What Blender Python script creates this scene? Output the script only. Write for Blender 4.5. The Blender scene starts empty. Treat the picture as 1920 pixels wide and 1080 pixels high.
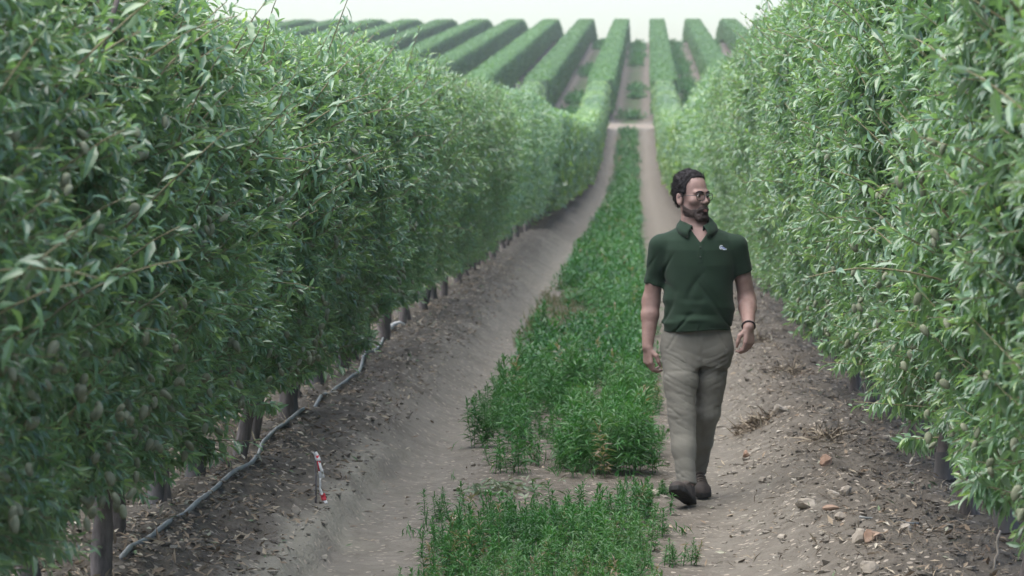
import bpy, math, random
import numpy as np
from mathutils import Vector, Matrix, Euler

S = bpy.context.scene
COL = S.collection
R = math.radians
rng = np.random.default_rng(7)
random.seed(7)

# ------------------------------------------------------------------ camera, sky, sun, exposure
CAM_H = 1.85
cam_d = bpy.data.cameras.new('camera')
cam = bpy.data.objects.new('camera', cam_d); COL.objects.link(cam)
cam.location = (0, 0, CAM_H)
cam.rotation_euler = (R(90 - 2.53), 0, R(2.22))
cam_d.sensor_width = 36
cam_d.lens = 112.5
cam_d.clip_start = 0.1; cam_d.clip_end = 6000
cam_d.dof.use_dof = True
cam_d.dof.focus_distance = 14.6
cam_d.dof.aperture_fstop = 6.6
S.camera = cam

SUN_EL, SUN_AZ = 70, -110          # azimuth measured from +Y (the view direction), negative = from the left
world = bpy.data.worlds.new('World'); S.world = world; world.use_nodes = True
wn = world.node_tree; bg = wn.nodes['Background']
sky = wn.nodes.new('ShaderNodeTexSky'); sky.sky_type = 'NISHITA'; sky.sun_disc = False
sky.sun_elevation = R(SUN_EL); sky.sun_rotation = R(SUN_AZ)
sky.air_density = 1.0; sky.dust_density = 2.2; sky.ozone_density = 1.0; sky.altitude = 300
wn.links.new(sky.outputs[0], bg.inputs[0]); bg.inputs[1].default_value = 0.056
sun_d = bpy.data.lights.new('sun', 'SUN'); sun_d.energy = 1.5; sun_d.angle = R(85); sun_d.color = (1.0, 0.96, 0.9)
sun = bpy.data.objects.new('sun', sun_d); COL.objects.link(sun)
sd = Vector((math.sin(R(SUN_AZ)) * math.cos(R(SUN_EL)), math.cos(R(SUN_AZ)) * math.cos(R(SUN_EL)), math.sin(R(SUN_EL))))
sun.rotation_euler = sd.to_track_quat('Z', 'Y').to_euler()
S.view_settings.view_transform = 'Standard'; S.view_settings.look = 'None'
S.view_settings.exposure = 2.35; S.view_settings.gamma = 1.0

S.cycles.max_bounces = 7; S.cycles.diffuse_bounces = 3; S.cycles.glossy_bounces = 2; S.cycles.transmission_bounces = 4; S.cycles.transparent_max_bounces = 4
S.cycles.use_adaptive_sampling = True; S.cycles.adaptive_threshold = 0.02

# ------------------------------------------------------------------ helpers
def tag(o, label=None, cat=None, group=None, kind=None):
    if label: o['label'] = label
    if cat: o['category'] = cat
    if group: o['group'] = group
    if kind: o['kind'] = kind
    return o

def empty(name, loc=(0, 0, 0), rz=0):
    o = bpy.data.objects.new(name, None); COL.objects.link(o)
    o.location = loc; o.rotation_euler = (0, 0, rz); o.empty_display_size = 0.1
    return o

def link(name, me, parent=None, loc=(0, 0, 0), rot=None, scale=None):
    o = bpy.data.objects.new(name, me); COL.objects.link(o)
    o.location = loc
    if rot is not None: o.rotation_euler = rot
    if scale is not None: o.scale = scale
    if parent is not None: o.parent = parent
    return o

def mesh_np(name, verts, faces, mats, smooth=True, mat_idx=None, attrs=None):
    """verts (N,3); faces: list of arrays (M,k) of constant k."""
    me = bpy.data.meshes.new(name)
    verts = np.asarray(verts, dtype=np.float32)
    if not isinstance(faces, (list, tuple)): faces = [faces]
    faces = [np.asarray(f, dtype=np.int32) for f in faces if len(f)]
    nl = sum(f.size for f in faces); nf = sum(len(f) for f in faces)
    me.vertices.add(len(verts)); me.vertices.foreach_set('co', verts.ravel())
    me.loops.add(nl); me.polygons.add(nf)
    me.loops.foreach_set('vertex_index', np.concatenate([f.ravel() for f in faces]))
    tot = np.concatenate([np.full(len(f), f.shape[1], np.int32) for f in faces])
    st = np.concatenate([[0], np.cumsum(tot)[:-1]]).astype(np.int32)
    me.polygons.foreach_set('loop_start', st)
    me.polygons.foreach_set('loop_total', tot)
    if mat_idx is not None: me.polygons.foreach_set('material_index', np.asarray(mat_idx, np.int32))
    me.polygons.foreach_set('use_smooth', np.full(nf, smooth, dtype=bool))
    me.update(calc_edges=True)
    for k, v in (attrs or {}).items():
        a = me.attributes.new(k, 'FLOAT', 'POINT'); a.data.foreach_set('value', np.asarray(v, np.float32))
    for m in (mats if isinstance(mats, (list, tuple)) else [mats]): me.materials.append(m)
    return me

def _hash(ix, iy, iz, seed):
    h = (ix.astype(np.int64) * 374761393 + iy.astype(np.int64) * 668265263 + iz.astype(np.int64) * 2147483647 + seed * 1274126177) & 0xffffffff
    h = ((h ^ (h >> 13)) * 1274126177) & 0xffffffff
    return ((h ^ (h >> 16)) & 0xffff) / 32767.5 - 1.0

def noise2(x, y, seed=0):
    ix = np.floor(x); iy = np.floor(y); fx = x - ix; fy = y - iy
    fx = fx * fx * (3 - 2 * fx); fy = fy * fy * (3 - 2 * fy)
    z = np.zeros_like(ix)
    a = _hash(ix, iy, z, seed); b = _hash(ix + 1, iy, z, seed); c = _hash(ix, iy + 1, z, seed); d = _hash(ix + 1, iy + 1, z, seed)
    return (a * (1 - fx) + b * fx) * (1 - fy) + (c * (1 - fx) + d * fx) * fy

def noise3(p, seed=0):
    i = np.floor(p); f = p - i; f = f * f * (3 - 2 * f)
    r = 0
    for dx in (0, 1):
        for dy in (0, 1):
            for dz in (0, 1):
                w = (f[:, 0] if dx else 1 - f[:, 0]) * (f[:, 1] if dy else 1 - f[:, 1]) * (f[:, 2] if dz else 1 - f[:, 2])
                r = r + w * _hash(i[:, 0] + dx, i[:, 1] + dy, i[:, 2] + dz, seed)
    return r

def sstep(a, b, x):
    t = np.clip((x - a) / (b - a), 0, 1); return t * t * (3 - 2 * t)

def norm(v):
    return v / np.maximum(np.linalg.norm(v, axis=-1, keepdims=True), 1e-9)

# ------------------------------------------------------------------ materials
def mat(name, base=(0.5, 0.5, 0.5), rough=0.6, spec=0.5):
    m = bpy.data.materials.new(name); m.use_nodes = True
    b = m.node_tree.nodes['Principled BSDF']
    b.inputs['Base Color'].default_value = (*base, 1); b.inputs['Roughness'].default_value = rough
    b.inputs['Specular IOR Level'].default_value = spec
    return m

class NT:
    def __init__(s, m): s.t = m.node_tree; s.b = s.t.nodes.get('Principled BSDF')
    def n(s, typ, **kw):
        o = s.t.nodes.new(typ)
        for k, v in kw.items():
            if k.startswith('i_'): o.inputs[k[2:].replace('_', ' ')].default_value = v
            else: setattr(o, k, v)
        return o
    def l(s, a, b): s.t.links.new(a, b)
    def math(s, op, a, b=None, c=None):
        o = s.t.nodes.new('ShaderNodeMath'); o.operation = op
        for i, v in enumerate((a, b, c)):
            if v is None: continue
            if isinstance(v, (int, float)): o.inputs[i].default_value = v
            else: s.l(v, o.inputs[i])
        return o.outputs[0]
    def mix(s, f, a, b, blend='MIX'):
        o = s.t.nodes.new('ShaderNodeMix'); o.data_type = 'RGBA'; o.blend_type = blend
        for sock, v in ((o.inputs[0], f), (o.inputs[6], a), (o.inputs[7], b)):
            if isinstance(v, (int, float)): sock.default_value = v
            elif isinstance(v, tuple): sock.default_value = (*v, 1) if len(v) == 3 else v
            else: s.l(v, sock)
        return o.outputs[2]
    def ramp(s, f, stops):
        o = s.t.nodes.new('ShaderNodeValToRGB'); e = o.color_ramp.elements
        while len(e) < len(stops): e.new(0.5)
        for i, (p, c) in enumerate(stops):
            e[i].position = p; e[i].color = (*c, 1) if len(c) == 3 else c
        s.l(f, o.inputs[0]); return o.outputs[0]
    def noise(s, vec, scale, detail=3, rough=0.55):
        o = s.n('ShaderNodeTexNoise'); o.inputs['Scale'].default_value = scale; o.inputs['Detail'].default_value = detail; o.inputs['Roughness'].default_value = rough
        if vec is not None: s.l(vec, o.inputs['Vector'])
        return o.outputs['Fac']
    def bump(s, h, strength, dist):
        o = s.n('ShaderNodeBump'); o.inputs['Strength'].default_value = strength; o.inputs['Distance'].default_value = dist
        s.l(h, o.inputs['Height']); s.l(o.outputs[0], s.b.inputs['Normal']); return o

def leaf_mat(name, stops, under, rough=0.42, trans=0.28, spec=0.5, tcol=None):
    m = mat(name, rough=rough, spec=spec); t = NT(m)
    a = t.n('ShaderNodeAttribute', attribute_name='rnd')
    c = t.ramp(a.outputs['Fac'], stops)
    oi = t.n('ShaderNodeObjectInfo')
    hs = t.n('ShaderNodeHueSaturation'); t.l(c, hs.inputs['Color'])
    t.l(t.math('ADD', t.math('MULTIPLY', oi.outputs['Random'], 0.25), 0.88), hs.inputs['Value'])
    geo = t.n('ShaderNodeNewGeometry')
    c2 = t.mix(t.math('MULTIPLY', geo.outputs['Backfacing'], 0.6), hs.outputs[0], under)
    t.l(c2, t.b.inputs['Base Color'])
    tr = t.n('ShaderNodeBsdfTranslucent')
    t.l(t.mix(1.0, hs.outputs[0], tcol or (1.5, 1.6, 0.7), 'MULTIPLY'), tr.inputs['Color'])
    mx = t.n('ShaderNodeMixShader'); mx.inputs[0].default_value = trans
    t.l(t.b.outputs[0], mx.inputs[1]); t.l(tr.outputs[0], mx.inputs[2])
    t.l(mx.outputs[0], t.t.nodes['Material Output'].inputs['Surface'])
    return m

M_LEAF = leaf_mat('almond_leaf', [(0.0, (0.096, 0.176, 0.106)), (0.55, (0.146, 0.258, 0.148)), (0.85, (0.182, 0.308, 0.150)), (1.0, (0.26, 0.385, 0.135))],
                  (0.24, 0.31, 0.225), rough=0.30, trans=0.34, spec=0.95)
M_HILL = leaf_mat('hedge_leaf', [(0.0, (0.058, 0.122, 0.055)), (0.6, (0.09, 0.19, 0.075)), (1.0, (0.125, 0.235, 0.09))], (0.12, 0.20, 0.11), rough=0.5, trans=0.3)
M_WEED = leaf_mat('weed_leaf', [(0.0, (0.019, 0.078, 0.021)), (0.5, (0.032, 0.130, 0.029)), (0.75, (0.056, 0.178, 0.044)), (0.93, (0.105, 0.190, 0.095)), (1.0, (0.22, 0.175, 0.125))],
                  (0.09, 0.17, 0.075), rough=0.45, trans=0.32)

def bark_mat(name, c0, c1, scale=30):
    m = mat(name, rough=0.85, spec=0.2); t = NT(m)
    g = t.n('ShaderNodeTexCoord'); mp = t.n('ShaderNodeMapping'); mp.inputs['Scale'].default_value = (1, 1, 0.25)
    t.l(g.outputs['Object'], mp.inputs['Vector'])
    f = t.noise(mp.outputs[0], scale, 5, 0.65)
    t.l(t.ramp(f, [(0.3, c0), (0.7, c1)]), t.b.inputs['Base Color']); t.bump(f, 0.7, 0.01)
    return m
M_BARK = bark_mat('bark', (0.07, 0.06, 0.058), (0.20, 0.175, 0.165))
M_TWIG = bark_mat('twig', (0.16, 0.14, 0.085), (0.28, 0.26, 0.17))
M_GUARD = bark_mat('trunk_guard_plastic', (0.065, 0.062, 0.062), (0.14, 0.132, 0.132), 9)

def noisy(name, c0, c1, scale, rough=0.8, spec=0.3, bump=0.0, bd=0.005, detail=4):
    m = mat(name, rough=rough, spec=spec); t = NT(m); g = t.n('ShaderNodeTexCoord')
    f = t.noise(g.outputs['Object'], scale, detail)
    t.l(t.ramp(f, [(0.3, c0), (0.7, c1)]), t.b.inputs['Base Color'])
    if bump: t.bump(f, bump, bd)
    return m
M_ALMOND = noisy('almond_husk', (0.15, 0.175, 0.11), (0.235, 0.25, 0.175), 60, 0.75, 0.25, 0.3, 0.002)
M_STONE = noisy('pale_stone', (0.22, 0.19, 0.155), (0.40, 0.36, 0.31), 14, 0.85, 0.25, 0.5, 0.01)
M_STONE_RED = noisy('rusty_stone', (0.20, 0.12, 0.085), (0.34, 0.25, 0.19), 10, 0.85, 0.25, 0.5, 0.01)
M_GRAVEL = mat('gravel', rough=0.9, spec=0.2)
_t = NT(M_GRAVEL); _a = _t.n('ShaderNodeAttribute', attribute_name='rnd')
_t.l(_t.ramp(_a.outputs['Fac'], [(0.0, (0.075, 0.065, 0.054)), (0.45, (0.122, 0.107, 0.090)), (0.8, (0.22, 0.20, 0.17)), (1.0, (0.36, 0.335, 0.29))]), _t.b.inputs['Base Color'])
M_LITTER = mat('leaf_litter', rough=0.8, spec=0.25)
_t = NT(M_LITTER); _a = _t.n('ShaderNodeAttribute', attribute_name='rnd')
_t.l(_t.ramp(_a.outputs['Fac'], [(0.0, (0.16, 0.115, 0.08)), (0.45, (0.25, 0.195, 0.14)), (0.75, (0.36, 0.31, 0.235)), (0.9, (0.46, 0.43, 0.36)), (1.0, (0.14, 0.19, 0.11))]), _t.b.inputs['Base Color'])
M_HOSE = noisy('grey_hose', (0.22, 0.225, 0.22), (0.32, 0.325, 0.315), 9, 0.6, 0.4)
M_WHITE = noisy('white_plastic', (0.62, 0.62, 0.62), (0.75, 0.75, 0.75), 9, 0.5, 0.5)
M_RED = noisy('red_plastic', (0.5, 0.02, 0.04), (0.6, 0.04, 0.06), 9, 0.5, 0.5)
M_STICK = noisy('grey_stick', (0.13, 0.12, 0.125), (0.21, 0.19, 0.19), 25, 0.8, 0.2)
M_STRAW = mat('dry_straw', rough=0.8, spec=0.2)
_t = NT(M_STRAW); _a = _t.n('ShaderNodeAttribute', attribute_name='rnd')
_t.l(_t.ramp(_a.outputs['Fac'], [(0.0, (0.12, 0.095, 0.075)), (0.6, (0.20, 0.165, 0.125)), (1.0, (0.34, 0.29, 0.22))]), _t.b.inputs['Base Color'])

# ------------------------------------------------------------------ terrain
ROW_L, ROW_R, SPC = -2.10, 1.55, 3.65
Y_ROAD0, Y_ROAD1 = 178.5, 182.5
_py = np.arange(-3000, 6001, 0.5)
_sl = 0.0635 * sstep(95, 172, _py) - 0.1305 * sstep(322, 352, _py) + 0.067 * sstep(420, 700, _py)
_pz = np.cumsum(_sl) * 0.5
_pz -= np.interp(0, _py, _pz)
def base_z(y): return np.interp(y, _py, _pz)
def shear(y): return 0.0036 * np.maximum(np.asarray(y, float) - 170, 0)

def ground_z(x, y, fine=True):
    x = np.asarray(x, float); y = np.asarray(y, float)
    z = base_z(y)
    wob = 0.10 * noise2(y * 0.35, y * 0 + 3.3, 5) + 0.05 * noise2(y * 1.3, y * 0 + 1.3, 6)
    u = np.mod(x - shear(y) - ROW_L + SPC / 2, SPC) - SPC / 2      # signed distance from nearest row
    lat = np.where(np.abs(x) < 6, 1.0, 0.6)
    lb = sstep(0.92, 0.28, u + wob) * sstep(-1.15, -0.45, u + wob * 0.6)
    amp = np.where(x < -0.3, 0.23, 0.17)
    p = amp * lb
    # steep little cut bank beside the left wheel track, close to the camera
    nearl = sstep(19.5, 17.5, y) * (x < -.6) * (x > -2.3)
    bank = 0.115 * sstep(-1.38, -1.47, x + wob * 0.8 + .03 * noise2(y * 6, x * 0, 8)) + 0.10 * sstep(-1.47, -2.0, x)
    cut = (bank - p) * nearl
    p = p + cut
    u2 = np.mod(x - shear(y) - ROW_L, SPC)
    p = p - 0.035 * np.exp(-((u2 - 0.88) / 0.25) ** 2) - 0.02 * np.exp(-((u2 - 2.55) / 0.3) ** 2) + 0.02 * np.exp(-((u2 - 1.65) / 0.4) ** 2)
    road = sstep(Y_ROAD0 - 2.5, Y_ROAD0, y) * sstep(Y_ROAD1 + 2.5, Y_ROAD1, y)
    z = z + p * (1 - road) * lat
    if fine:
        rough = 0.30 + 0.9 * sstep(0.02, 0.15, p)
        near = sstep(90, 40, y) * sstep(6, 4, np.abs(x))
        z = z + near * rough * (0.035 * noise2(x * 2.9, y * 2.3, 1) + 0.024 * np.abs(noise2(x * 6.7, y * 5.1, 2)) + 0.016 * noise2(x * 14, y * 11, 3) + 0.010 * np.abs(noise2(x * 27, y * 20, 4)) + 0.007 * noise2(x * 15.3, y * 14.7, 9))
    return z

def gz1(x, y): return float(ground_z(np.array([x]), np.array([y]))[0])

M_GROUND = mat('soil', rough=0.95, spec=0.15)
def build_ground_mat():
    t = NT(M_GROUND); g = t.n('ShaderNodeNewGeometry'); P = g.outputs['Position']
    sp = t.n('ShaderNodeSeparateXYZ'); t.l(P, sp.inputs[0]); X, Y = sp.outputs[0], sp.outputs[1]
    sh = t.math('MULTIPLY', t.math('MAXIMUM', t.math('SUBTRACT', Y, 170.0), 0.0), 0.0036)
    n1 = t.noise(P, 1.7, 4); n2 = t.noise(P, 9.0, 5, 0.65); n3 = t.noise(P, 45.0, 4, 0.7); n4 = t.noise(P, 0.35, 3)
    wob = t.math('MULTIPLY', t.math('SUBTRACT', n1, 0.5), 0.5)
    u = t.math('ADD', t.math('SUBTRACT', t.math('SUBTRACT', X, sh), ROW_L), wob)
    u = t.math('FLOORED_MODULO', u, SPC)
    def band(c, hw, soft):
        d = t.math('ABSOLUTE', t.math('SUBTRACT', u, c))
        mr = t.n('ShaderNodeMapRange'); t.l(d, mr.inputs[0]); mr.inputs[1].default_value = hw + soft; mr.inputs[2].default_value = hw - soft
        mr.inputs[3].default_value = 0; mr.inputs[4].default_value = 1; return mr.outputs[0]
    soil = t.ramp(n2, [(0.3, (0.060, 0.052, 0.043)), (0.5, (0.108, 0.095, 0.079)), (0.7, (0.165, 0.149, 0.127))])
    soil = t.mix(t.math('MULTIPLY', n3, 0.4), soil, (0.16, 0.143, 0.122))
    pale = t.ramp(n2, [(0.25, (0.165, 0.150, 0.127)), (0.75, (0.25, 0.231, 0.199))])
    tr = t.math('MAXIMUM', band(0.84, 0.32, 0.16), t.math('MULTIPLY', band(2.62, 0.27, 0.2), 0.6))
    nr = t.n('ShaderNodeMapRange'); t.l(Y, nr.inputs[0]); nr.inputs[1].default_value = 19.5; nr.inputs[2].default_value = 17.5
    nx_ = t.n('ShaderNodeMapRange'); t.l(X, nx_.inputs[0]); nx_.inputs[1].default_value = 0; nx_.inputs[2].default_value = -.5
    tr = t.math('MULTIPLY', tr, t.ramp(n1, [(0.2, (0.55,) * 3), (0.6, (1,) * 3)]))
    c = t.mix(tr, soil, pale)
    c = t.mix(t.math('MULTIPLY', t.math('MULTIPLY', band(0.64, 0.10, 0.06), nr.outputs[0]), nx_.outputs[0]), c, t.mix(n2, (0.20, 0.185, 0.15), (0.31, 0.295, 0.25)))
    # pebbles and pale flecks in the soil
    v = t.n('ShaderNodeTexVoronoi'); v.inputs['Scale'].default_value = 26; t.l(P, v.inputs['Vector'])
    wn_ = t.n('ShaderNodeTexWhiteNoise'); t.l(v.outputs['Color'], wn_.inputs[0])
    st = t.math('MULTIPLY', t.math('LESS_THAN', v.outputs['Distance'], 0.33), t.math('GREATER_THAN', wn_.outputs['Value'], 0.72))
    c = t.mix(t.math('MULTIPLY', st, 0.8), c, t.mix(wn_.outputs['Value'], (0.2, 0.165, 0.135), (0.42, 0.37, 0.31)))
    # far weed strip colour (too far away for single plants)
    far = t.n('ShaderNodeMapRange'); t.l(Y, far.inputs[0]); far.inputs[1].default_value = 60; far.inputs[2].default_value = 120
    wm = t.math('MULTIPLY', band(1.72, 0.5, 0.2), far.outputs[0])
    nw = t.noise(P, 0.55, 3, 0.6)
    wm = t.math('MULTIPLY', wm, t.ramp(nw, [(0.40, (0.1,) * 3), (0.54, (1,) * 3)]))
    c = t.mix(t.math('MULTIPLY', wm, 0.85), c, (0.06, 0.105, 0.045))
    # earth road across the valley
    ry = t.n('ShaderNodeMapRange'); t.l(t.math('ABSOLUTE', t.math('SUBTRACT', t.math('ADD', Y, wob), (Y_ROAD0 + Y_ROAD1) / 2)), ry.inputs[0])
    ry.inputs[1].default_value = 2.4; ry.inputs[2].default_value = 1.8
    c = t.mix(ry.outputs[0], c, (0.215, 0.187, 0.155))
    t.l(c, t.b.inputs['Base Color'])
    h = t.math('ADD', t.math('MULTIPLY', n3, 0.5), t.math('ADD', t.math('MULTIPLY', n2, 1.2), t.math('MULTIPLY', st, 0.4)))
    t.bump(h, 1.0, 0.03)
build_ground_mat()

def build_ground():
    xs = np.unique(np.round(np.concatenate([
        np.arange(-2.8, 2.4, 0.036), np.arange(-6, 6.01, 0.15), np.arange(-40, 40.01, 0.8),
        np.array([-1000, -700, -400, -200, -120, -80, -60, 60, 80, 120, 200, 400, 700, 1000])]), 3))
    ys = [11.2]
    while ys[-1] < 420: ys.append(ys[-1] + min(max(0.036, ys[-1] * 0.0038), 1.5))
    ys = np.array([-1000, -500, -200, -60, -20, -5, 0, 3, 6, 8, 10] + ys + [440, 470, 520, 600, 800, 1200, 2000], float)
    X, Y = np.meshgrid(xs, ys)
    Z = ground_z(X.ravel(), Y.ravel())
    V = np.stack([X.ravel(), Y.ravel(), Z], 1)
    nx, ny = len(xs), len(ys)
    i = (np.arange(ny - 1)[:, None] * nx + np.arange(nx - 1)[None]).ravel()
    F = np.stack([i, i + 1, i + 1 + nx, i + nx], 1)
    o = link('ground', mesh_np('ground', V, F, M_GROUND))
    tag(o, 'brown stony orchard soil with two pale wheel tracks', 'ground', kind='structure')
build_ground()

# ------------------------------------------------------------------ leaves
def leaf_template(lod):
    # axis +Y, normal +Z, unit length and unit full width; returns verts, quads/tris (as tris)
    if lod == 0:
        v = [(0, 0, 0), (0, .33, .02), (0, .70, 0), (0, 1, -.10), (-.5, .36, .07), (.5, .36, .07), (-.36, .70, .04), (.36, .70, .04)]
        f = [(0, 1, 4), (0, 5, 1), (4, 1, 2), (4, 2, 6), (1, 5, 7), (1, 7, 2), (6, 2, 3), (2, 7, 3)]
    elif lod == 1:
        v = [(0, 0, 0), (0, .5, .0), (0, 1, -.10), (-.5, .45, .07), (.5, .45, .07)]
        f = [(0, 1, 3), (0, 4, 1), (3, 1, 2), (1, 4, 2)]
    else:
        v = [(0, 0, 0), (-.5, .45, .05), (.5, .45, .05), (0, 1, -.08)]
        f = [(0, 2, 1), (1, 2, 3)]
    return np.array(v, float), np.array(f, int)

def leaves_mesh(pos, axis, nrm, length, width, lod, droop=None):
    """instances of a leaf blade; axis, nrm (N,3)."""
    tv, tf = leaf_template(lod)
    axis = norm(axis); side = norm(np.cross(axis, nrm)); n2 = np.cross(side, axis)
    N = len(pos)
    V = (pos[:, None] + side[:, None] * (tv[None, :, 0:1] * width[:, None, None]) + axis[:, None] * (tv[None, :, 1:2] * length[:, None, None])
         + n2[:, None] * (tv[None, :, 2:3] * length[:, None, None]))
    if droop is not None:
        V[:, :, 2] -= droop[:, None] * (tv[None, :, 1] ** 2) * length[:, None]
    F = tf[None] + (np.arange(N) * len(tv))[:, None, None]
    return V.reshape(-1, 3), F.reshape(-1, 3), len(tv)

def tubes_mesh(p0, p1, r0, r1, k=3):
    d = norm(p1 - p0); ref = np.where(np.abs(d[:, 2:3]) < 0.9, np.array([[0, 0, 1.]]), np.array([[1., 0, 0]]))
    a = norm(np.cross(d, ref)); b = np.cross(d, a); N = len(p0)
    ang = np.arange(k) * 2 * np.pi / k
    ring = a[:, None] * np.cos(ang)[None, :, None] + b[:, None] * np.sin(ang)[None, :, None]
    V = np.concatenate([p0[:, None] + ring * r0[:, None, None], p1[:, None] + ring * r1[:, None, None]], 1)
    j = np.arange(k); q = np.stack([j, (j + 1) % k, (j + 1) % k + k, j + k], 1)
    F = q[None] + (np.arange(N) * 2 * k)[:, None, None]
    return V.reshape(-1, 3), F.reshape(-1, 4)

def sprig_leaves(g, base, d, length, nper, llen, lw, lod, hang=0.85, spread=0.62):
    """base,d (S,3) length (S,) -> leaf arrays along each sprig."""
    Sn = len(base)
    t = (np.linspace(0.08, 1.0, nper)[None] + g.uniform(-.03, .03, (Sn, nper)))
    az = np.arange(nper)[None] * 2.4 + g.uniform(0, 6.28, (Sn, 1))
    ref = np.where(np.abs(d[:, 2:3]) < 0.9, np.array([[0, 0, 1.]]), np.array([[1., 0, 0]]))
    a = norm(np.cross(d, ref)); b = np.cross(d, a)
    rad = a[:, None] * np.cos(az)[..., None] + b[:, None] * np.sin(az)[..., None]
    pos = base[:, None] + d[:, None] * (t * length[:, None])[..., None]
    pos[..., 2] -= 0.25 * (t ** 2) * length[:, None] * (1 - np.abs(d[:, 2:3]))
    tip = np.clip((t - 0.75) / 0.25, 0, 1)[..., None]
    ax = norm(d[:, None] * (0.35 + 0.8 * tip) + rad * spread + np.array([0, 0, -1.]) * hang * g.uniform(0.2, 1.5, (Sn, nper, 1)) * (1 - 0.6 * tip) + g.normal(0, .22, (Sn, nper, 3)))
    nr = np.array([0, 0, 1.]) + d[:, None] * 0.9 + g.normal(0, .55, (Sn, nper, 3))
    L = llen * g.uniform(0.65, 1.2, (Sn, nper)) * (1 - 0.35 * tip[..., 0])
    W = L * lw * g.uniform(0.85, 1.2, (Sn, nper))
    young = np.clip(g.normal(0.42, 0.2, (Sn, nper)) + 0.25 * tip[..., 0] + g.normal(0, .12, (Sn, 1)), 0, 1)
    f = lambda x: x.reshape(-1, 3)
    return f(pos), f(ax), f(nr), L.ravel(), W.ravel(), young.ravel()

def hedge_surface(g, n, ylen, H, z0, hw_b, hw_t, lump_seed, face_bias=0.62):
    """random points on the hedge envelope (face +x side biased, top, back), outward normals."""
    kind = g.choice(3, n, p=[face_bias, 0.23, 1 - face_bias - 0.23])      # front face, top, back face
    y = g.uniform(-ylen / 2, ylen / 2, n)
    z = z0 + (H - z0) * g.uniform(0, 1, n) ** 0.95
    hw = hw_b + (hw_t - hw_b) * sstep(z0, z0 + 0.9 * (H - z0) * 0.7, z)
    hw = hw * (1 - 0.35 * sstep(H - 0.35, H, z))
    x = np.where(kind == 0, hw, -hw)
    tx = g.uniform(-1, 1, n) * hw_t * 0.75
    x = np.where(kind == 1, tx, x); z = np.where(kind == 1, H - 0.10 * (tx / hw_t) ** 2, z)
    lump = 0.10 * noise2(y * 2.1 + lump_seed * 7.7, z * 1.9, 11) + 0.05 * noise2(y * 5 + lump_seed * 3.1, z * 5, 12)
    nx = np.where(kind == 0, 1.0, np.where(kind == 1, tx * 0.8, -1.0)); nz = np.where(kind == 1, 1.0, 0.12)
    nrm_ = norm(np.stack([nx, np.zeros(n), nz], 1))
    p = np.stack([x, y, z], 1) + nrm_ * lump[:, None]
    return p, nrm_, kind

def make_crown(seed, H, n_sprig, nper, llen, lod, ylen=1.5, core=1500, z0=0.47, hw_b=0.33, hw_t=0.52):
    g = np.random.default_rng(seed)
    p, n, kind = hedge_surface(g, n_sprig, ylen, H, z0, hw_b, hw_t, seed)
    ln = g.uniform(0.16, 0.42, n_sprig)
    d = norm(n * g.uniform(0.3, 1.0, (n_sprig, 1)) + np.array([0, 0, 1.]) * g.uniform(-0.25, 0.95, (n_sprig, 1)) + np.stack([np.zeros(n_sprig), g.normal(0, .55, n_sprig), np.zeros(n_sprig)], 1))
    low = p[:, 2] < z0 + 0.35
    d[low, 2] -= g.uniform(0.1, 0.6, low.sum()); d = norm(d)
    depth = np.abs(g.normal(0, 0.09, n_sprig))
    base = p - n * depth[:, None] - d * (ln * 0.7)[:, None]
    P, A, N_, L, W, Y = sprig_leaves(g, base, d, ln, nper, llen, 0.27, lod)
    # inner leaves that keep the hedge dense
    ci = core
    q = np.stack([g.uniform(-.75, .75, ci) * hw_b, g.uniform(-ylen / 2, ylen / 2, ci), g.uniform(z0 + .1, H - .2, ci)], 1)
    P = np.concatenate([P, q]); A = np.concatenate([A, g.normal(0, 1, (ci, 3)) + np.array([0, 0, -.8])]); N_ = np.concatenate([N_, g.normal(0, 1, (ci, 3))])
    L = np.concatenate([L, llen * g.uniform(1.0, 1.7, ci)]); W = np.concatenate([W, llen * 0.42 * np.ones(ci)]); Y = np.concatenate([Y, np.clip(g.normal(.3, .15, ci), 0, 1)])
    keep = P[:, 2] > 0.23 + .12 * g.uniform(size=len(P))
    P, A, N_, L, W, Y = P[keep], A[keep], N_[keep], L[keep], W[keep], Y[keep]
    V, F, k = leaves_mesh(P, A, N_, L, W, lod)
    rnd = np.repeat(Y, k)
    faces = [F]; mi = [np.zeros(len(F), int)]
    if lod <= 1:
        e = base + d * ln[:, None]; e[:, 2] -= 0.2 * ln * (1 - np.abs(d[:, 2]))
        tv, tf = tubes_mesh(base, e, np.full(n_sprig, .0035), np.full(n_sprig, .0015))
        faces.append(tf + len(V)); mi.append(np.ones(len(tf), int)); rnd = np.concatenate([rnd, np.zeros(len(tv))]); V = np.concatenate([V, tv])
    return mesh_np('crown', V, faces, [M_LEAF, M_TWIG], smooth=False, mat_idx=np.concatenate(mi), attrs={'rnd': rnd})

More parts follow.
